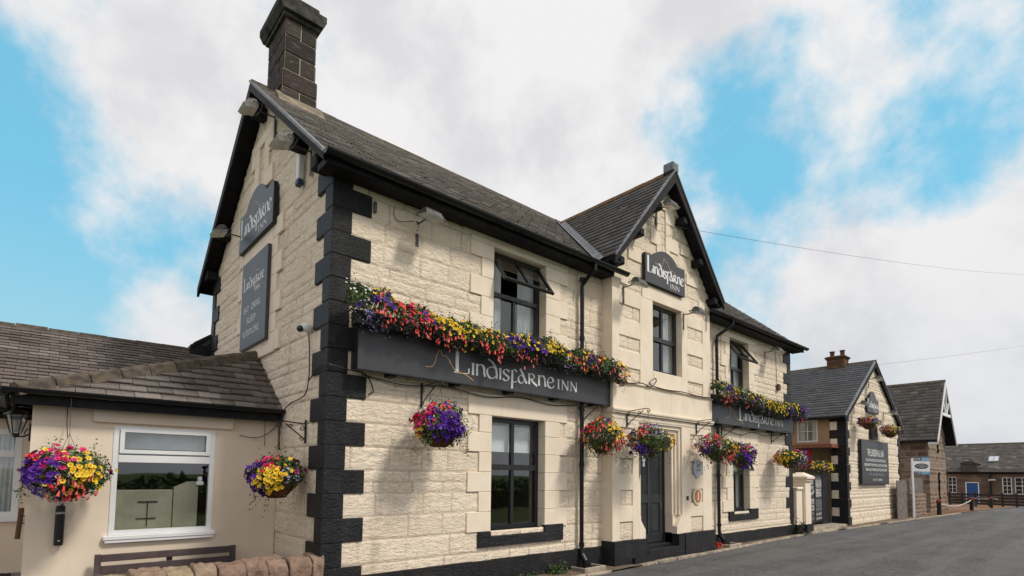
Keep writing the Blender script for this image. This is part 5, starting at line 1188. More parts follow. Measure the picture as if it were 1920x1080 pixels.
hb_(12.0, -.46, 2.10, 0, 2.80, .42, .50, [(-.8, .3, 'Y', 1.2), (-.6, 0, 'Y', 1.2), (-.8, -.4, 'Y', .8), (0, .6, 'Y', .6), (.3, .65, 'M', 1.2), (.5, .1, 'W', 1.4), (.7, -.3, 'W', 1.3), (.9, .2, 'P', 1.3), (.95, -.3, 'P', 1.2), (.4, -.4, 'L'), (.75, .45, 'P')], label='flower basket with yellow, white and purple flowers near the right corner of the inn', seed=6, bl='iron basket bracket near the right corner of the inn')
basket((-2.255, 1.20, 1.55), .37, .54, [(-.1, .8, 'M', 1.2), (.15, .7, 'M', 1.2), (-.35, .7, 'R'), (.3, .5, 'M'), (-.6, .6, 'R', .5), (-.4, .3, 'P', 1.5), (-.5, 0, 'P', 1.5), (-.15, .2, 'P', 1.3), (.2, .3, 'P', 1.2), (-.6, -.3, 'P'), (-.75, .2, 'P'), (-.95, .2, 'Y', 1.2), (-.98, -.05, 'Y'), (.75, .35, 'Y', 1.5), (.95, .1, 'Y', 1.3), (.85, -.2, 'Y'), (.55, -.4, 'F', 1.4), (.75, -.45, 'F', 1.2), (-.5, -.6, 'L', 1.4), (-.3, -.7, 'L', 1.3), (-.7, -.5, 'L')], label='wide flower basket with purple, red and yellow petunias left of the white window', seed=7, rope_top=(-2.255, 1.30, 2.36), trail=.12)
basket((-.33, .60, 1.535), .30, .50, [(0, .85, 'M'), (.2, .75, 'R'), (-.3, .7, 'M', .6), (-.6, .4, 'P', 1.3), (-.8, 0, 'P', 1.4), (-.6, -.3, 'P', 1.2), (-.9, -.4, 'P'), (-.1, .2, 'Y', 1.5), (.1, 0, 'Y', 1.5), (.45, .2, 'Y', 1.2), (.1, -.4, 'Y'), (-.95, .2, 'Y', .5), (.3, -.2, 'Y', .7), (.8, .0, 'L', .5)], label='flower basket with many small yellow flowers hanging in the corner by the gable wall', seed=8, rope_top=(-.30, .60, 2.15))
bracket((0, .60, 2.22), -math.pi/2, 'iron basket bracket on the left gable wall', L=.32, H=.26)
def far_bk(x, z, cl, label, seed): return basket((x, -.42, z), .36, .46, cl, label=label, seed=seed, dens=.7, rope_top=(x, -.2, z+.62))
far_bk(18.75, 3.52, [(-.6, .1, 'M', 1.5), (-.8, 0, 'R', 1.3), (-.2, .7, 'Y', 1.5), (.3, .2, 'P', 1.5), (.5, 0, 'P'), (.8, .2, 'Y', 1.2), (.95, -.1, 'Y')], 'small flower basket on the white outbuilding, under its logo sign', 9)
far_bk(21.35, 3.38, [(-.6, .3, 'R', 1.5), (-.2, .5, 'Y', 1.5), (.3, .2, 'D'), (.7, .3, 'L'), (.95, .1, 'Y', 1.5), (.8, -.3, 'O', 1.2), (-.8, .0, 'R')], 'small flower basket on the right side of the white outbuilding gable', 10)
def trough(x0, x1, yc, z_of, ry, rz, clusters, label, seed, dens=1.0):
    s = thing('flower_trough', ((x0+x1)/2, yc, z_of(.5)), label, 'flower trough', 'flower troughs on top of the long signs'); p = Plant(seed); rs = p.r
    def surf(t, th_, k): # th_: 0 = up, pi/2 = street, pi = down
        b = 1+1.0*(fbm(t*26+seed, th_*1.3+7, 40+seed, 3)-.45); x = x0+(x1-x0)*t; zc = np.vectorize(z_of, otypes=[float])(np.clip(t, 0, 1))
        drop = np.clip(th_-1.7, 0, 2)*.05
        return np.stack([x, yc-ry*np.sin(th_)*k*b, zc+rz*np.cos(th_)*k*b-drop], -1), np.stack([0*t, -np.sin(th_), np.cos(th_)], -1)
    n = int(3000*(x1-x0)*dens); t = rs.rand(n)*1.02-.01; th_ = -0.9+3.6*rs.rand(n); P, N = surf(t, th_, .45+.6*rs.rand(n)**.6)
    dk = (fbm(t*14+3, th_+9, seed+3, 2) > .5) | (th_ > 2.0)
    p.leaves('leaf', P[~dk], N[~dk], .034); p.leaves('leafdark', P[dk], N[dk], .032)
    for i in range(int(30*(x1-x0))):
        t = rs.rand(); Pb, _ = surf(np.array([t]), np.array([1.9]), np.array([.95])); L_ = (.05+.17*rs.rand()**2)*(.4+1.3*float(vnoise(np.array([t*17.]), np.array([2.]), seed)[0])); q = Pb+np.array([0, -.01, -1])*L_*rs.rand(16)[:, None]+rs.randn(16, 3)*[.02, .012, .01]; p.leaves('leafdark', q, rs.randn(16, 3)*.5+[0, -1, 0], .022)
        if rs.rand() < .5:
            Pb, _ = surf(np.array([rs.rand()]), np.array([.2]), np.array([.9])); q = Pb+np.array([.02*rs.randn(), 0, .05+.08*rs.rand()])*rs.rand(9)[:, None]*1.3+rs.randn(9, 3)*.012; p.leaves('leaf', q, np.tile([0, 0, 1.], (9, 1)), .02)
    for (x, th0, sp, *o) in clusters:
        sc = o[0] if o else 1.; n = int(CNT[sp]*sc*dens); tt = (x-x0)/(x1-x0)+rs.randn(n)*.085*math.sqrt(sc)/(x1-x0); tt = np.clip(tt, -.02, 1.02); th_ = th0+rs.randn(n)*.30; P, N = surf(tt, th_, np.full(n, 1.02)+.08*rs.rand(n)); p.species(sp, P, N+[0, -.35, .2])
    p.finish(s)
    mb = MB(); mb.box(x0+.05, x1-.05, yc-.07, yc+.09, z_of(.5)-.11, z_of(.5)+.05, c=.01); mb.build('trough', 'signedge', s)
    return s
C1 = [(.16, .3, 'W', 1.6), (.2, .9, 'W', 1.2), (.30, 2.1, 'L', 1.0), (.36, 2.5, 'L', 1.1), (.42, 2.7, 'L', .9), (.38, 1.4, 'P', 1.2), (.5, 1.7, 'F', 1.2), (.45, .5, 'Y', 1.1), (.6, .9, 'R', 1), (.48, 1.1, 'F', .8), (.56, 1.9, 'F', 1.3), (.62, 1.1, 'F'), (.66, .6, 'Y', .6), (.75, .9, 'R', 1.2), (.85, 1.4, 'M', 1.2), (.95, 1.2, 'R', 1.3), (.98, .8, 'M'), (.85, 1.9, 'R'), (1.05, 1.6, 'P', .7), (1.02, .4, 'F'), (1.1, 1.9, 'F', 1.2), (1.1, 1.3, 'R'),
      (1.2, .7, 'Y', 1.2), (1.32, .8, 'Y', 1.5), (1.3, 1.2, 'Y'), (1.42, .9, 'Y', 1.3), (1.28, 1.9, 'F', 1.5), (1.42, 1.8, 'F', 1.3), (1.52, 1.2, 'Y', 1.2), (1.6, 1.6, 'Y', 1.3), (1.66, 1.9, 'Y'), (1.55, 2.0, 'F'), (1.8, .9, 'D'), (1.9, .7, 'Y', .9), (1.95, 1.7, 'F', 1.4), (2.05, 1.2, 'Y', .8), (2.1, 1.9, 'F', 1.4), (2.15, .6, 'Y', 1.2), (2.2, 1.2, 'F'), (2.3, .9, 'Y', 1.0), (2.3, 2.1, 'F', 1.3),
      (2.42, .9, 'P', 1.4), (2.45, 1.4, 'P', 1.3), (2.55, .7, 'Y', 1.3), (2.62, 1.2, 'Y', 1.1), (2.6, 1.9, 'F'), (2.78, .9, 'Y', 1.3), (2.8, 1.7, 'P', 1.), (2.85, 2.1, 'F', 1), (2.95, 1.2, 'P', 1.3), (3.0, .7, 'O', .8), (3.05, 1.9, 'P', .9), (3.15, 1.3, 'Y', 1.3), (3.2, 1.7, 'Y', 1.3), (3.2, .6, 'P', .6), (3.35, .9, 'Y'), (3.5, 1.3, 'Y', 1.5), (3.62, 1.2, 'Y', 1.), (3.6, 2., 'L', .6), (3.75, .8, 'P', .6), (3.9, 1.2, 'F', 1.4), (4.0, 1.7, 'F', 1.4), (4.05, 1.2, 'Y', .7), (4.1, 2.1, 'Y', .5), (4.2, 1.4, 'P', .8), (4.35, .9, 'F', 1), (4.4, 1.6, 'F', 1.2), (4.5, 1.1, 'Y', .6), (4.55, .4, 'R', 1.), (4.7, 1.0, 'D'), (4.85, 1.5, 'F', .9), (4.98, 1.0, 'Y', .9), (5.06, 1.5, 'Y', 1.2), (5.0, 1.9, 'F', 1.1)]
trough(.12, 5.10, -.29, lambda t: 3.47+.03*math.cos(t*9)-.05*t+(.04 if t < .25 else 0)+.028*math.sin(t*23)+.02*math.sin(t*41), .17, .20, C1, 'long trough of mixed petunias and fuchsias on top of the sign left of the entrance', 21)
C2 = [(8.55, .5, 'Y', 1.1), (8.7, .9, 'P', 1.4), (8.8, 1.4, 'P', 1.5), (8.6, 1.7, 'O', .7), (8.75, 2.1, 'F', 1.3), (8.95, 2.0, 'F', 1.1), (9.0, .6, 'Y', 1.4), (9.2, .8, 'Y', 1.0), (9.3, 1.2, 'O', 1.3), (9.45, 1.7, 'P', .8), (9.5, .5, 'W', 1.4), (9.75, .6, 'W', 1), (9.8, 2.1, 'F'), (9.9, 1.1, 'Y'), (10.1, 1.3, 'P', 1.), (10.2, .9, 'Y', .9), (10.4, 1.7, 'L'), (10.5, .8, 'Y', 1.3), (10.7, 1.2, 'Y', 1.6), (10.9, 1.5, 'Y', 1.6), (10.9, 2.0, 'P', 1.1), (11.1, .9, 'Y', 1.5), (11.2, 1.5, 'Y', 1.6), (11.4, 1.1, 'Y', 1.6), (11.5, 1.7, 'Y', 1.4), (11.6, .7, 'W', .8), (11.7, 1.3, 'Y', 1.6), (11.8, 1.9, 'Y', 1.2), (11.9, 2.2, 'P', 1.3), (12.0, .9, 'Y', 1.4), (12.1, 1.4, 'P', 1.6), (12.25, 1.9, 'P', 1.4), (12.35, .8, 'Y', 1.5), (12.5, 1.3, 'Y', 1.3), (12.6, 1.9, 'P', 1.4), (12.75, 1.1, 'O'), (12.9, 1.5, 'P', 1.2), (13.0, .9, 'P', 1.4), (13.05, 1.8, 'L', 1.4), (12.95, 2.2, 'F')]
trough(8.45, 13.1, -.29, lambda t: 3.43+.04*math.sin(t*8)-.10*t, .19, .21, C2, 'trough of yellow and purple petunias on top of the sign right of the entrance', 22)
t_ = basket((16.9, .55, 1.92), .5, .5, [(-.5, .3, 'Y', 1.6), (.0, .5, 'Y', 1.4), (.4, .2, 'Y', 1.6), (.7, -.2, 'Y'), (-.2, -.2, 'P')], 'leafy planter with yellow flowers behind the printed gates', 23, dens=.8, nm='planter', cup=False, group=None)
t_['category'] = 'planter'
mb = MB(); mb.box(16.5, 17.3, .35, .75, 0, 1.75, c=.02); mb.build('pot', 'signedge', t_)

# small weeds along the wall foot
def weed(x, y, z, n, sz, k, label, up=.16, dryish=False):
    p = Plant(int(x*100)); q = np.array([x, y, z])+np.abs(p.r.randn(n, 3))*[.09, .05, up*.5]*p.r.choice([-1, 1], (n, 3))*[1, 1, 0]+np.abs(p.r.randn(n, 3))*[0, 0, up*.5]; s = thing('weed', (x, y, z), label, 'plant'); p.leaves(k, q, p.r.randn(n, 3)+[0, 0, 1], sz); p.finish(s); return s
weed(3.75, -.15, .07, 260, .04, 'leaf', 'bright green weed growing at the foot of the wall beside the first downpipe', .12)
weed(3.2, -.12, .07, 60, .03, 'leaf', 'few small weeds at the foot of the wall under the ground-floor window', .05)
weed(13.25, -.2, .07, 200, .05, 'fuchsia' if False else 'leafdark', 'tuft of dry brown grass at the right corner of the inn', .35)
weed(13.5, -.25, .06, 120, .035, 'leaf', 'low green weed at the foot of the gate pillar', .07)
s = thing('fallen_flowers', (8.72, -.2, .1), 'small clump of red flowers at the foot of the second downpipe', 'plant'); p = Plant(77); q = np.array([8.72, -.2, .12])+p.r.randn(24, 3)*[.06, .04, .03]; p.blooms('redpetal', q, p.r.randn(24, 3)+[0, -1, 1], .03); p.leaves('leaf', q, p.r.randn(24, 3)+[0, 0, 1], .04); p.finish(s)

# ================================================================== cables
def cable(name, pts, r, label, m='iron', cat='cable'):
    mb = MB(); mb.tube([tuple(q) for q in smooth_pts(pts, 6)], r, 5); return tag(mb.build(name, m), label, cat)
cable('wall_cable', [(-.035, .55, 3.34), (-.035, .50, 3.05), (-.035, .50, 2.75), (-.035, .62, 2.56), (-.035, 1.1, 2.5), (-.035, 1.38, 2.40), (-.04, 1.46, 2.2), (-.04, 1.44, 1.9)], .008, 'thin black cable running down the left gable wall from the security camera')
cable('wall_cable', [(-.04, .5, 2.72), (-.04, .2, 2.84), (-.045, -.045, 2.86), (.2, -.045, 2.83), (.45, -.045, 2.80), (.56, -.04, 2.62), (.5, -.03, 2.56)], .008, 'thin black cable crossing the black corner quoins at first-floor level')
cable('wall_cable', [(5.02, -.30, 3.30), (5.4, -.30, 3.27), (5.8, -.30, 3.31), (6.1, -.3, 3.28), (6.25, -.31, 3.40), (6.2, -.31, 3.45), (6.05, -.3, 3.32), (6.6, -.3, 3.28), (7.2, -.3, 3.30), (7.8, -.3, 3.28), (8.42, -.3, 3.30)], .011, 'bundle of black cables lying along the string course of the entrance bay')
cable('wall_cable', [(5.03, -.31, 2.71), (5.6, -.3, 2.70), (6.6, -.3, 2.705), (7.6, -.3, 2.70), (8.43, -.3, 2.71)], .007, 'thin black cable clipped under the string course moulding')
cable('wall_cable', [(.4, -.05, 2.79), (1.0, -.06, 2.73), (1.6, -.05, 2.79), (2.3, -.06, 2.72), (3.0, -.05, 2.78), (3.7, -.06, 2.73), (4.3, -.05, 2.79)], .007, 'loose black cable hanging below the sign left of the entrance')
cable('wall_cable', [(8.7, -.05, 2.76), (9.4, -.06, 2.70), (10.2, -.05, 2.62), (10.8, -.06, 2.72), (11.6, -.05, 2.68), (12.6, -.05, 2.76)], .007, 'loose black cable hanging below the sign right of the entrance')
cable('wall_cable', [(.80, -.03, 5.04), (.78, -.04, 4.92), (.86, -.04, 4.86), (1.05, -.1, 4.90)], .005, 'short thin wire from the eave to the first floodlight')
cable('wall_cable', [(-2.27, YE-.01, 2.36), (-2.27, YE-.02, 2.2), (-2.268, YE-.05, 2.1), (-2.262, 1.45, 1.95)], .004, 'thin wire from the eave to the left hanging basket')
cable('wall_cable', [(-.02, 1.6, 2.25), (-.14, 1.6, 2.13), (-.3, 1.6, 2.06), (-.5, 1.61, 2.08)], .005, 'short loose black wire below the extension gutter')
cable('wall_cable', [(-.18, YE-.01, 2.36), (-.18, YE-.012, 2.2), (-.175, YE-.01, 1.95)], .003, 'thin hanging wire in the corner by the gable wall')
cable('wall_cable', [(8.25, -.25, 5.25), (8.26, -.255, 4.9), (8.24, -.255, 4.75)], .006, 'thin brown cable down the right edge of the entrance bay')
cable('wall_cable', [(12.32, -.03, 5.0), (12.34, -.035, 4.5), (12.35, -.035, 4.1)], .007, 'thin cable dropping to the small rusty box near the right end of the inn')
mb = MB(); mb.box(12.36, 12.50, -.08, -.02, 3.95, 4.12, c=.01); tag(mb.build('junction_box', 'rust'), 'small rusty junction box near the right end of the inn', 'box')
P0 = Vector((5.95, -.27, 6.45)); P1 = Vector((44, -3.7, 14.3)); cable('overhead_wire', [tuple(P0.lerp(P1, t)+Vector((0, 0, -1.2*t*(1-t)))) for t in [i/14 for i in range(15)]], .004, 'telephone wire running from the entrance bay gable to the upper right', m='lampbody', cat='wire')
P0 = Vector((12, 4.9, 4.4)); P1 = Vector((68, -2.6, 14.6)); cable('overhead_wire', [tuple(P0.lerp(P1, t)+Vector((0, 0, -.8*t*(1-t)))) for t in [i/14 for i in range(15)]], .006, 'distant overhead wire passing above the outbuilding roof', m='lampbody', cat='wire')
ae = MB(); ae.tube([(9.3, 2.9, 7.0), (9.3, 2.9, 7.9)], .015, 6); ae.tube([(9.3, 2.9, 7.85), (10.6, 2.6, 7.85)], .010, 6)
for i in range(9): ae.tube([(9.45+.13*i, 2.87-.03*i, 7.75), (9.45+.13*i, 2.87-.03*i, 7.95)], .005, 5)
tag(ae.build('tv_aerial', 'lampbody'), 'television aerial showing just right of the entrance bay gable', 'aerial')

# ================================================================== white outbuilding
ob = thing('outbuilding', (21, 3, 0), 'white painted stone outbuilding with steep dark slate roof and black quoins', 'building')
ox0, ox1, oc, oez, oaz = 17.8, 24.3, 21.05, 3.80, 6.02; OS = (oaz-oez)/(oc-ox0+.1)
MT['rockw'] = MT['rock']
stone_wall('gable_wall', ob, 'rock', (ox0, 0, 0), (1, 0, 0), (0, -1, 0), ox1-ox0, -.1, 6.0, res=.035, keep=lambda x, z: z < oaz-.08-OS*np.abs(x+ox0-oc), course=.23, blen=(.16, .42), seed=81, amp=.04, joint=.016, gd=.02, xf=5, zf=6, split=.4, tex=.8)
mb = MB(); mb.box(ox0, ox1, 5.0, 9.0, 0, 3.9); mb.box(ox0+.02, ox1, .03, .48, 0, 3.78); mb.prism([(ox0+.1, 3.7), (ox1-.1, 3.7), (oc, oaz-.15)], 'y', .03, .1); mb.box(ox0+.45, ox1, .48, 5, 0, 2.72); mb.build('wall', 'tan', ob)
ow = MB(); wy0, wy1, wz0, wz1 = .86, 1.55, 2.86, 3.62
ow.box(ox0+.02, ox0+.2, .48, wy0, 2.72, 3.78); ow.box(ox0+.02, ox0+.2, wy1, 5, 2.72, 3.78); ow.box(ox0+.02, ox0+.2, wy0, wy1, 2.72, wz0); ow.box(ox0+.02, ox0+.2, wy0, wy1, wz1, 3.78); ow.build('side_wall', 'tan', ob)
def facing_mx(X, Y0): # local x runs along -y, local y points to +x
    return Matrix(((0, 1, 0, X), (-1, 0, 0, Y0), (0, 0, 1, 0), (0, 0, 0, 1)))
window(ob, facing_mx(ox0+.02, wy1), 0, wy1-wy0, wz0, wz1, fr='upvc', yd=.02, rows=((0, 1),), cols=2, fw=.05, mw=.03, curtain='both', fine=1)
mb = MB(); mbr = MB()
for k in range(0, 13):
    z0, z1 = .05+.29*k, .05+.29*(k+1)-.008; lg = k % 2 == 0
    mb.box(ox0-.03, ox0+(.30 if lg else .16), -.035, .03, z0, z1, c=.012); mbr.box(ox1-(.26 if lg else .14), ox1+.03, -.035, .03, z0, z1, c=.012)
    mb.box(ox0-.031, ox0+.02, .031, .48 if lg else .24, z0, z1, c=.006)
mb.build('quoins', 'black', ob); mbr.build('quoins', 'black', ob)
mb = MB()
for k in range(1, 13, 2): mb.box(ox0-.025, ox0+.02, .245, .46, .05+.29*k, .05+.29*(k+1)-.008, c=.006)
mb.build('pale_quoins', 'dressed', ob)
mb = MB(); mb.box(ox0-.7, ox0+.02, .2, 4, 2.62, 2.74); mb.build('balcony_beam', 'terracotta', ob)
mb = MB(); mb.box(ox0-.66, ox0-.62, .22, 3.2, 2.58, 2.62); mb.box(ox0-.66, ox0-.62, .22, 3.2, 1.82, 1.86)
for i in range(28): mb.box(ox0-.648, ox0-.632, .24+.105*i, .255+.105*i, 1.86, 2.58)
mb.build('railing', 'iron', ob)
mb = MB(); mb.box(ox0-.6, ox0-.55, .85, 1.12, 2.0, 2.6, c=.02); tag(mb.build('red_coat', 'red'), 'red cloth hanging on the railing of the outbuilding balcony', 'cloth')
st = math.atan(OS); co_, so_ = math.cos(st), math.sin(st); ohw = oc-ox0+.28; oH = ohw/co_
slates('roof', ob, 'slate_new', (oc-ohw, -.10, oaz-ohw*OS), (0, 1, 0), (co_, 0, so_), 9.2, oH, w=.28, e=.19, seed=82, th=.012, ragged=.004)
slates('roof', ob, 'slate_new', (oc+ohw, 9.1, oaz-ohw*OS), (0, -1, 0), (-co_, 0, so_), 9.2, oH, w=.28, e=.19, seed=83, th=.012, ragged=.004)
mb = MB(); e0 = oaz-ohw*OS; mb.prism([(oc-ohw, e0-.005), (oc, oaz-.005), (oc+ohw, e0-.005), (oc+ohw, e0-.09), (oc, oaz-.11), (oc-ohw, e0-.09)], 'y', -.08, 9.1)
for s_ in (-1, 1): mb.prism([(oc+s_*ohw, e0+.0), (oc, oaz), (oc, oaz-.22), (oc+s_*ohw, e0-.2)], 'y', -.11, -.082)
mb.build('roof_timbers', 'timber', ob)
mb = MB(); mb.prism([(oc-ohw, e0+.03), (oc, oaz+.035), (oc, oaz-.02), (oc-ohw, e0-.03)], 'y', -.13, -.07); mb.prism([(oc+ohw, e0+.03), (oc, oaz+.035), (oc, oaz-.02), (oc+ohw, e0-.03)], 'y', -.13, -.07); mb.build('verge_edge', 'lead', ob)
mb = MB(); mb.tube([(oc-ohw-.04, -.1, e0-.02), (oc-ohw-.04, 9, e0-.02)], .055, 8); mb.build('gutter', 'gutter', ob)
mb = MB(); mb.prism([(oc-.11, oaz-.07), (oc, oaz+.06), (oc+.11, oaz-.07)], 'y', -.13, 9.1); mb.build('ridge_tiles', 'ridge', ob)
ch2 = block_stack('chimney', ob, 'brick', oc-.25, oc+.25, .88, 1.48, 5.6, 6.24, 8, 2, 3, 9, gap=.006)
ch3 = MB(); ch3.box(oc-.28, oc+.28, .85, 1.51, 6.24, 6.30, c=.01); ch3.box(oc-.32, oc+.32, .81, 1.55, 6.30, 6.36, c=.01); ch3.box(oc-.27, oc+.27, .86, 1.50, 6.36, 6.39, c=.01); ch3.build('chimney_cap', 'brick', ch2)
for y in (1.0, 1.36):
    mb = MB(); mb.lathe([(0, 0), (.09, 0), (.10, .04), (.075, .06), (.08, .19), (.10, .20), (.10, .23), (.0, .23)], (oc, y, 6.39), 14); mb.build('chimney_pot', 'brick', ch2, smooth=False)
mb = MB(); mb.box(20.3, 20.95, -.12, -.03, 3.05, 3.55, c=.01); tag(mb.build('menu_case', 'signedge'), 'small black wall case between the two baskets on the outbuilding', 'case')

# ================================================================== dark stone cottage
ct = thing('stone_cottage', (31.2, 3, 0), 'red-brown rubble stone cottage with slate roof and white gable truss', 'building')
cx0, cx1, cc = 29.4, 33.1, 31.25; caz, cez = 6.5, 3.55; CSl = (caz-cez)/(cc-cx0+.25)
stone_wall('gable_wall', ct, 'redstone', (cx0, 0, 0), (1, 0, 0), (0, -1, 0), cx1-cx0, -.3, 6.3, res=.045, keep=lambda x, z: z < caz-.12-CSl*np.abs(x+cx0-cc), holes=[(31.2-cx0, 31.62-cx0, 2.9, 4.7), (31.2-cx0, 31.6-cx0, -.3, 1.95)], course=.20, blen=(.18, .45), seed=91, amp=.05, joint=.03, gd=.02, xf=4, zf=7, split=.5)
stone_wall('side_wall', ct, 'redstone', (cx0, 0, 0), (0, 1, 0), (-1, 0, 0), 9, -.3, 3.7, res=.05, course=.27, blen=(.3, .7), seed=92, amp=.05, joint=.035, gd=.02, xf=4, zf=7, split=.4)
mb = MB(); mb.box(cx1-.1, cx1, .05, 9, -.3, 3.6); mb.box(31.1, 31.75, .22, .3, -.3, 5.0); mb.box(cx0+.05, cx1, 8.8, 9, -.3, 3.6); mb.build('inner_wall', 'dark', ct)
cst = math.atan(CSl); a1, a2 = math.cos(cst), math.sin(cst); chw = cc-cx0+.32; cH = chw/a1; ce = caz-chw*CSl
slates('roof', ct, 'slate', (cc-chw, -.42, ce), (0, 1, 0), (a1, 0, a2), 9.6, cH, w=.30, e=.2, seed=93)
slates('roof', ct, 'slate', (cc+chw, 9.2, ce), (0, -1, 0), (-a1, 0, a2), 9.6, cH, w=.30, e=.2, seed=94)
mb = MB(); mb.prism([(cc-chw, ce-.005), (cc, caz-.005), (cc+chw, ce-.005), (cc+chw, ce-.09), (cc, caz-.14), (cc-chw, ce-.09)], 'y', -.40, 9.1); mb.build('roof_deck', 'timber', ct)
mb = MB()
for s_ in (-1, 1): mb.prism([(cc+s_*chw, ce+.0), (cc, caz), (cc, caz-.26), (cc+s_*chw, ce-.16)], 'y', -.46, -.41)
mb.box(cc-.9, cc+.9, -.44, -.36, 4.72, 4.86); mb.box(cc-.06, cc+.06, -.439, -.37, 4.86, 6.3); mb.box(cc-chw+.02, cc-chw+.12, -.42, -.05, ce-.2, ce-.1)
for s_ in (-1, 1): mb.prism([(cc+s_*.10, 4.86), (cc+s_*.22, 4.86), (cc+s_*.62, 5.35), (cc+s_*.54, 5.45)], 'y', -.438, -.38)
mb.build('bargeboard', 'upvc', ct)
mb = MB(); mb.prism([(cc-.11, caz-.05), (cc, caz+.07), (cc+.11, caz-.05)], 'y', -.44, 9.2); mb.build('ridge_tiles', 'ridge', ct)
# little wall with fence panel and grey gate
sw = thing('boundary_wall', (25.8, -.2, 0), 'low red stone boundary wall topped with a grey fence panel behind the sale board', 'wall')
stone_wall('stonework', sw, 'redstone', (24.75, -.3, 0), (1, 0, 0), (0, -1, 0), 2.3, -.1, .98, res=.04, course=.16, blen=(.14, .35), seed=95, amp=.05, joint=.025, gd=.02, xf=4, zf=7)
mb = MB(); mb.box(24.75, 27.05, -.28, -.05, -.1, .99); mb.build('wall_core', 'mortar', sw)
mb = MB()
for i in range(17): mb.box(24.8+.13*i, 24.8+.13*i+.118, -.2, -.18, 1.0, 1.66+.01*(i % 3))
mb.box(24.78, 27.0, -.215, -.2, 1.1, 1.18); mb.build('fence_panel', 'greywood', sw)
mb = MB(); 
for i in range(9): mb.box(22.98-.2+.155*i+.0, 22.98-.2+.155*i+.145, -.24, -.21, .04, 1.55)
gg = mb.build('wooden_gate', 'greywood'); tag(gg, 'silvery grey vertical board gate beside the white outbuilding', 'gate')

# ================================================================== back house
hh = thing('back_house', (60, 0, -.4), 'long low brown stone house with slate roof and blue door in the distance', 'building')
HX = 58.
def hw_(y): return y
stone_wall('front_wall', hh, 'backstone', (HX, -12, 0), (0, 1, 0), (-1, 0, 0), 24, -.6, 2.5, res=.08, course=.30, blen=(.4, .9), seed=96, amp=.03, joint=.02, gd=.01, holes=[(12+3.58, 12+4.2, .45, 1.85), (12+.02, 12+.62, .45, 1.85), (12-1.05, 12-.15, .45, 1.85), (12+2.15, 12+2.95, -.6, 1.36)])
for (a, b) in ((3.58, 4.2), (.02, .62), (-1.05, -.15)):
    window(hh, facing_mx(HX, b), 0, b-a, .45, 1.85, fr='upvc', yd=.03, rows=((0, .5), (.5, 1)), cols=2, fw=.06, mw=.035, curtain=None, fine=1)
mb = MB(); mb.box(HX-.02, HX+.06, 2.10, 2.17, -.5, 1.42); mb.box(HX-.02, HX+.06, 2.93, 3.0, -.5, 1.42); mb.box(HX-.02, HX+.06, 2.17, 2.93, 1.35, 1.42); mb.build('door_frame', 'upvc', hh)
mb = MB(); mb.box(HX+.02, HX+.06, 2.17, 2.93, -.5, 1.35)
for i in range(5): mb.box(HX+.012, HX+.02, 2.2+.145*i, 2.2+.145*i+.12, -.45, 1.3)
mb.build('door', 'blue', hh)
mb = MB(); mb.box(HX+.3, HX+8, -12, 12, -.6, 2.3); mb.build('rear_wall', 'backstone', hh)
hs = math.atan(.62); slates('roof', hh, 'slate', (HX-.2, -12.2, 2.28), (0, 1, 0), (math.cos(hs), 0, math.sin(hs)), 24.4, 4.1/math.cos(hs), w=.34, e=.26, seed=97)
mb = MB(); mb.prism([(HX-.2, 2.27), (HX+3.9, 2.27+4.1*.62), (HX+8, 2.27), (HX+8, 2.15), (HX+3.9, 2.1+4.1*.62), (HX-.2, 2.15)], 'y', -12.2, 12.2); mb.build('roof_deck', 'timber', hh)
mb = MB(); mb.prism([(HX+3.78, 4.78), (HX+3.9, 4.93), (HX+4.02, 4.78)], 'y', -12.2, 12.2); mb.build('ridge_tiles', 'ridge', hh)
mb = MB(); mb.tube([(HX-.26, -12, 2.27), (HX-.26, 12, 2.27)], .07, 8); mb.tube([(HX-.1, 1.35, 2.2), (HX-.1, 1.35, -.4)], .06, 8); mb.build('gutter', 'gutter', hh)
ps = MB(); ps.box(HX-.12, HX+.8, 2.15, 3.25, 2.1, 3.0); ps.prism([(2.05, 3.0), (3.35, 3.0), (2.95, 3.22), (2.45, 3.22)], 'x', HX-.2, HX+.9); ps.build('stone_pediment', 'ridge', hh)
mb = MB(); q = math.atan(.62); Mx = Matrix.Translation((HX+1.5, 1.25, 2.28+1.7*.62+.05)) @ Matrix.Rotation(-q, 4, 'Y'); mb.box(-.45, .45, -.36, .36, 0, .08, M=Mx); sk = mb.build('skylight', 'lead', hh)
mb = MB(); mb.box(-.38, .38, -.30, -.02, .081, .09, M=Mx); mb.box(-.38, .38, .02, .30, .081, .09, M=Mx); mb.build('pane', 'plaque', sk)
mb = MB(); mb.tube([(HX-.3, 1.0, 1.6), (HX-.35, 1.2, 1.62), (HX-.3, 1.45, 1.58)], .09, 8); tag(mb.build('wall_lamp', 'lampglass'), 'white lamp on the front wall of the distant brown stone house', 'lamp')
fn = thing('dark_fence', (50, 0, -.3), 'dark brown horizontal rail fence in front of the distant house with the blue door', 'fence')
fx = 50.; zb = terr(fx)
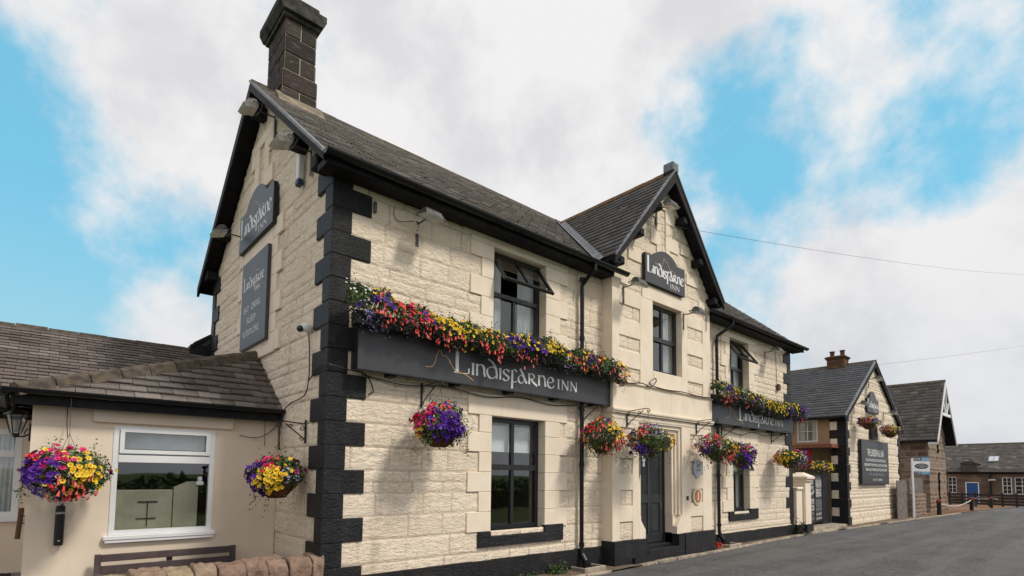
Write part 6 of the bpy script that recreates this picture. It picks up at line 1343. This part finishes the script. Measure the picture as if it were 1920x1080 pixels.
for i in range(10):
    y = -4.0+i*.75; mb = MB(); mb.box(fx-.06, fx+.06, y-.06, y+.06, zb-.1, zb+1.02); mb.build('post', 'darkwood', fn)
for i in range(4):
    mb = MB(); mb.box(fx-.09, fx-.062, -4.0, 2.8, zb+.12+.22*i, zb+.26+.22*i); mb.build('rail', 'darkwood', fn)
def bollard(x, y, label):
    z = terr(x); s = thing('bollard', (x, y, z), label, 'bollard', 'black bollards with red tops along the roadside')
    mb = MB(); mb.tube([(x, y, z-.05), (x, y, z+.58)], .085, 14); mb.build('post', 'iron', s); mb = MB(); mb.tube([(x, y, z+.58), (x, y, z+.68), (x, y, z+.72)], [.10, .10, .04], 14); mb.build('cap', 'darkred', s)
bollard(27.4, -.68, 'black bollard with a red top nearest the stone cottage'); bollard(34.2, -.80, 'black bollard with a red top, the middle one along the roadside'); bollard(42.5, -.55, 'black bollard with a red top, farthest along the roadside')
cable('rope', [(27.4, -.68, .55), (29, -.7, .42), (31, -.72, .34), (33, -.78, .44), (34.2, -.80, .56)], .02, 'sagging pale rope between two roadside bollards', m='rope', cat='rope')
tb_ = MB(); 
for y in (-.2, .6): tb_.box(45.0, 45.6, y-.04, y+.04, terr(45), terr(45)+.55)
tb_.box(44.8, 45.8, -.5, .9, terr(45)+.55, terr(45)+.62); tag(tb_.build('wooden_table', 'greywood'), 'low wooden table in front of the distant dark fence', 'table')

# ================================================================== planting across the road (seen in the window glass)
p = Plant(99); n = 14000; x = p.r.rand(n)*70-25; hgt = .9+1.0*fbm(x*.35, x*0, 5, 3); y = -13.6-p.r.rand(n)*.9; z = hgt*p.r.rand(n)**.7
p.leaves('leaf', np.stack([x, y, z], -1), p.r.randn(n, 3)+[0, 1, .5], .22)
V, F, A, _ = p.d['leaf']; hg = np_mesh('hedge', np.concatenate(V), np.concatenate(F), 'hedge'); tag(hg, kind='stuff')
mb = MB(); mb.box(-25, 45, -14.4, -13.9, 0, .8); tag(mb.build('field_wall', 'redstone'), 'low wall inside the hedge across the road', 'wall')
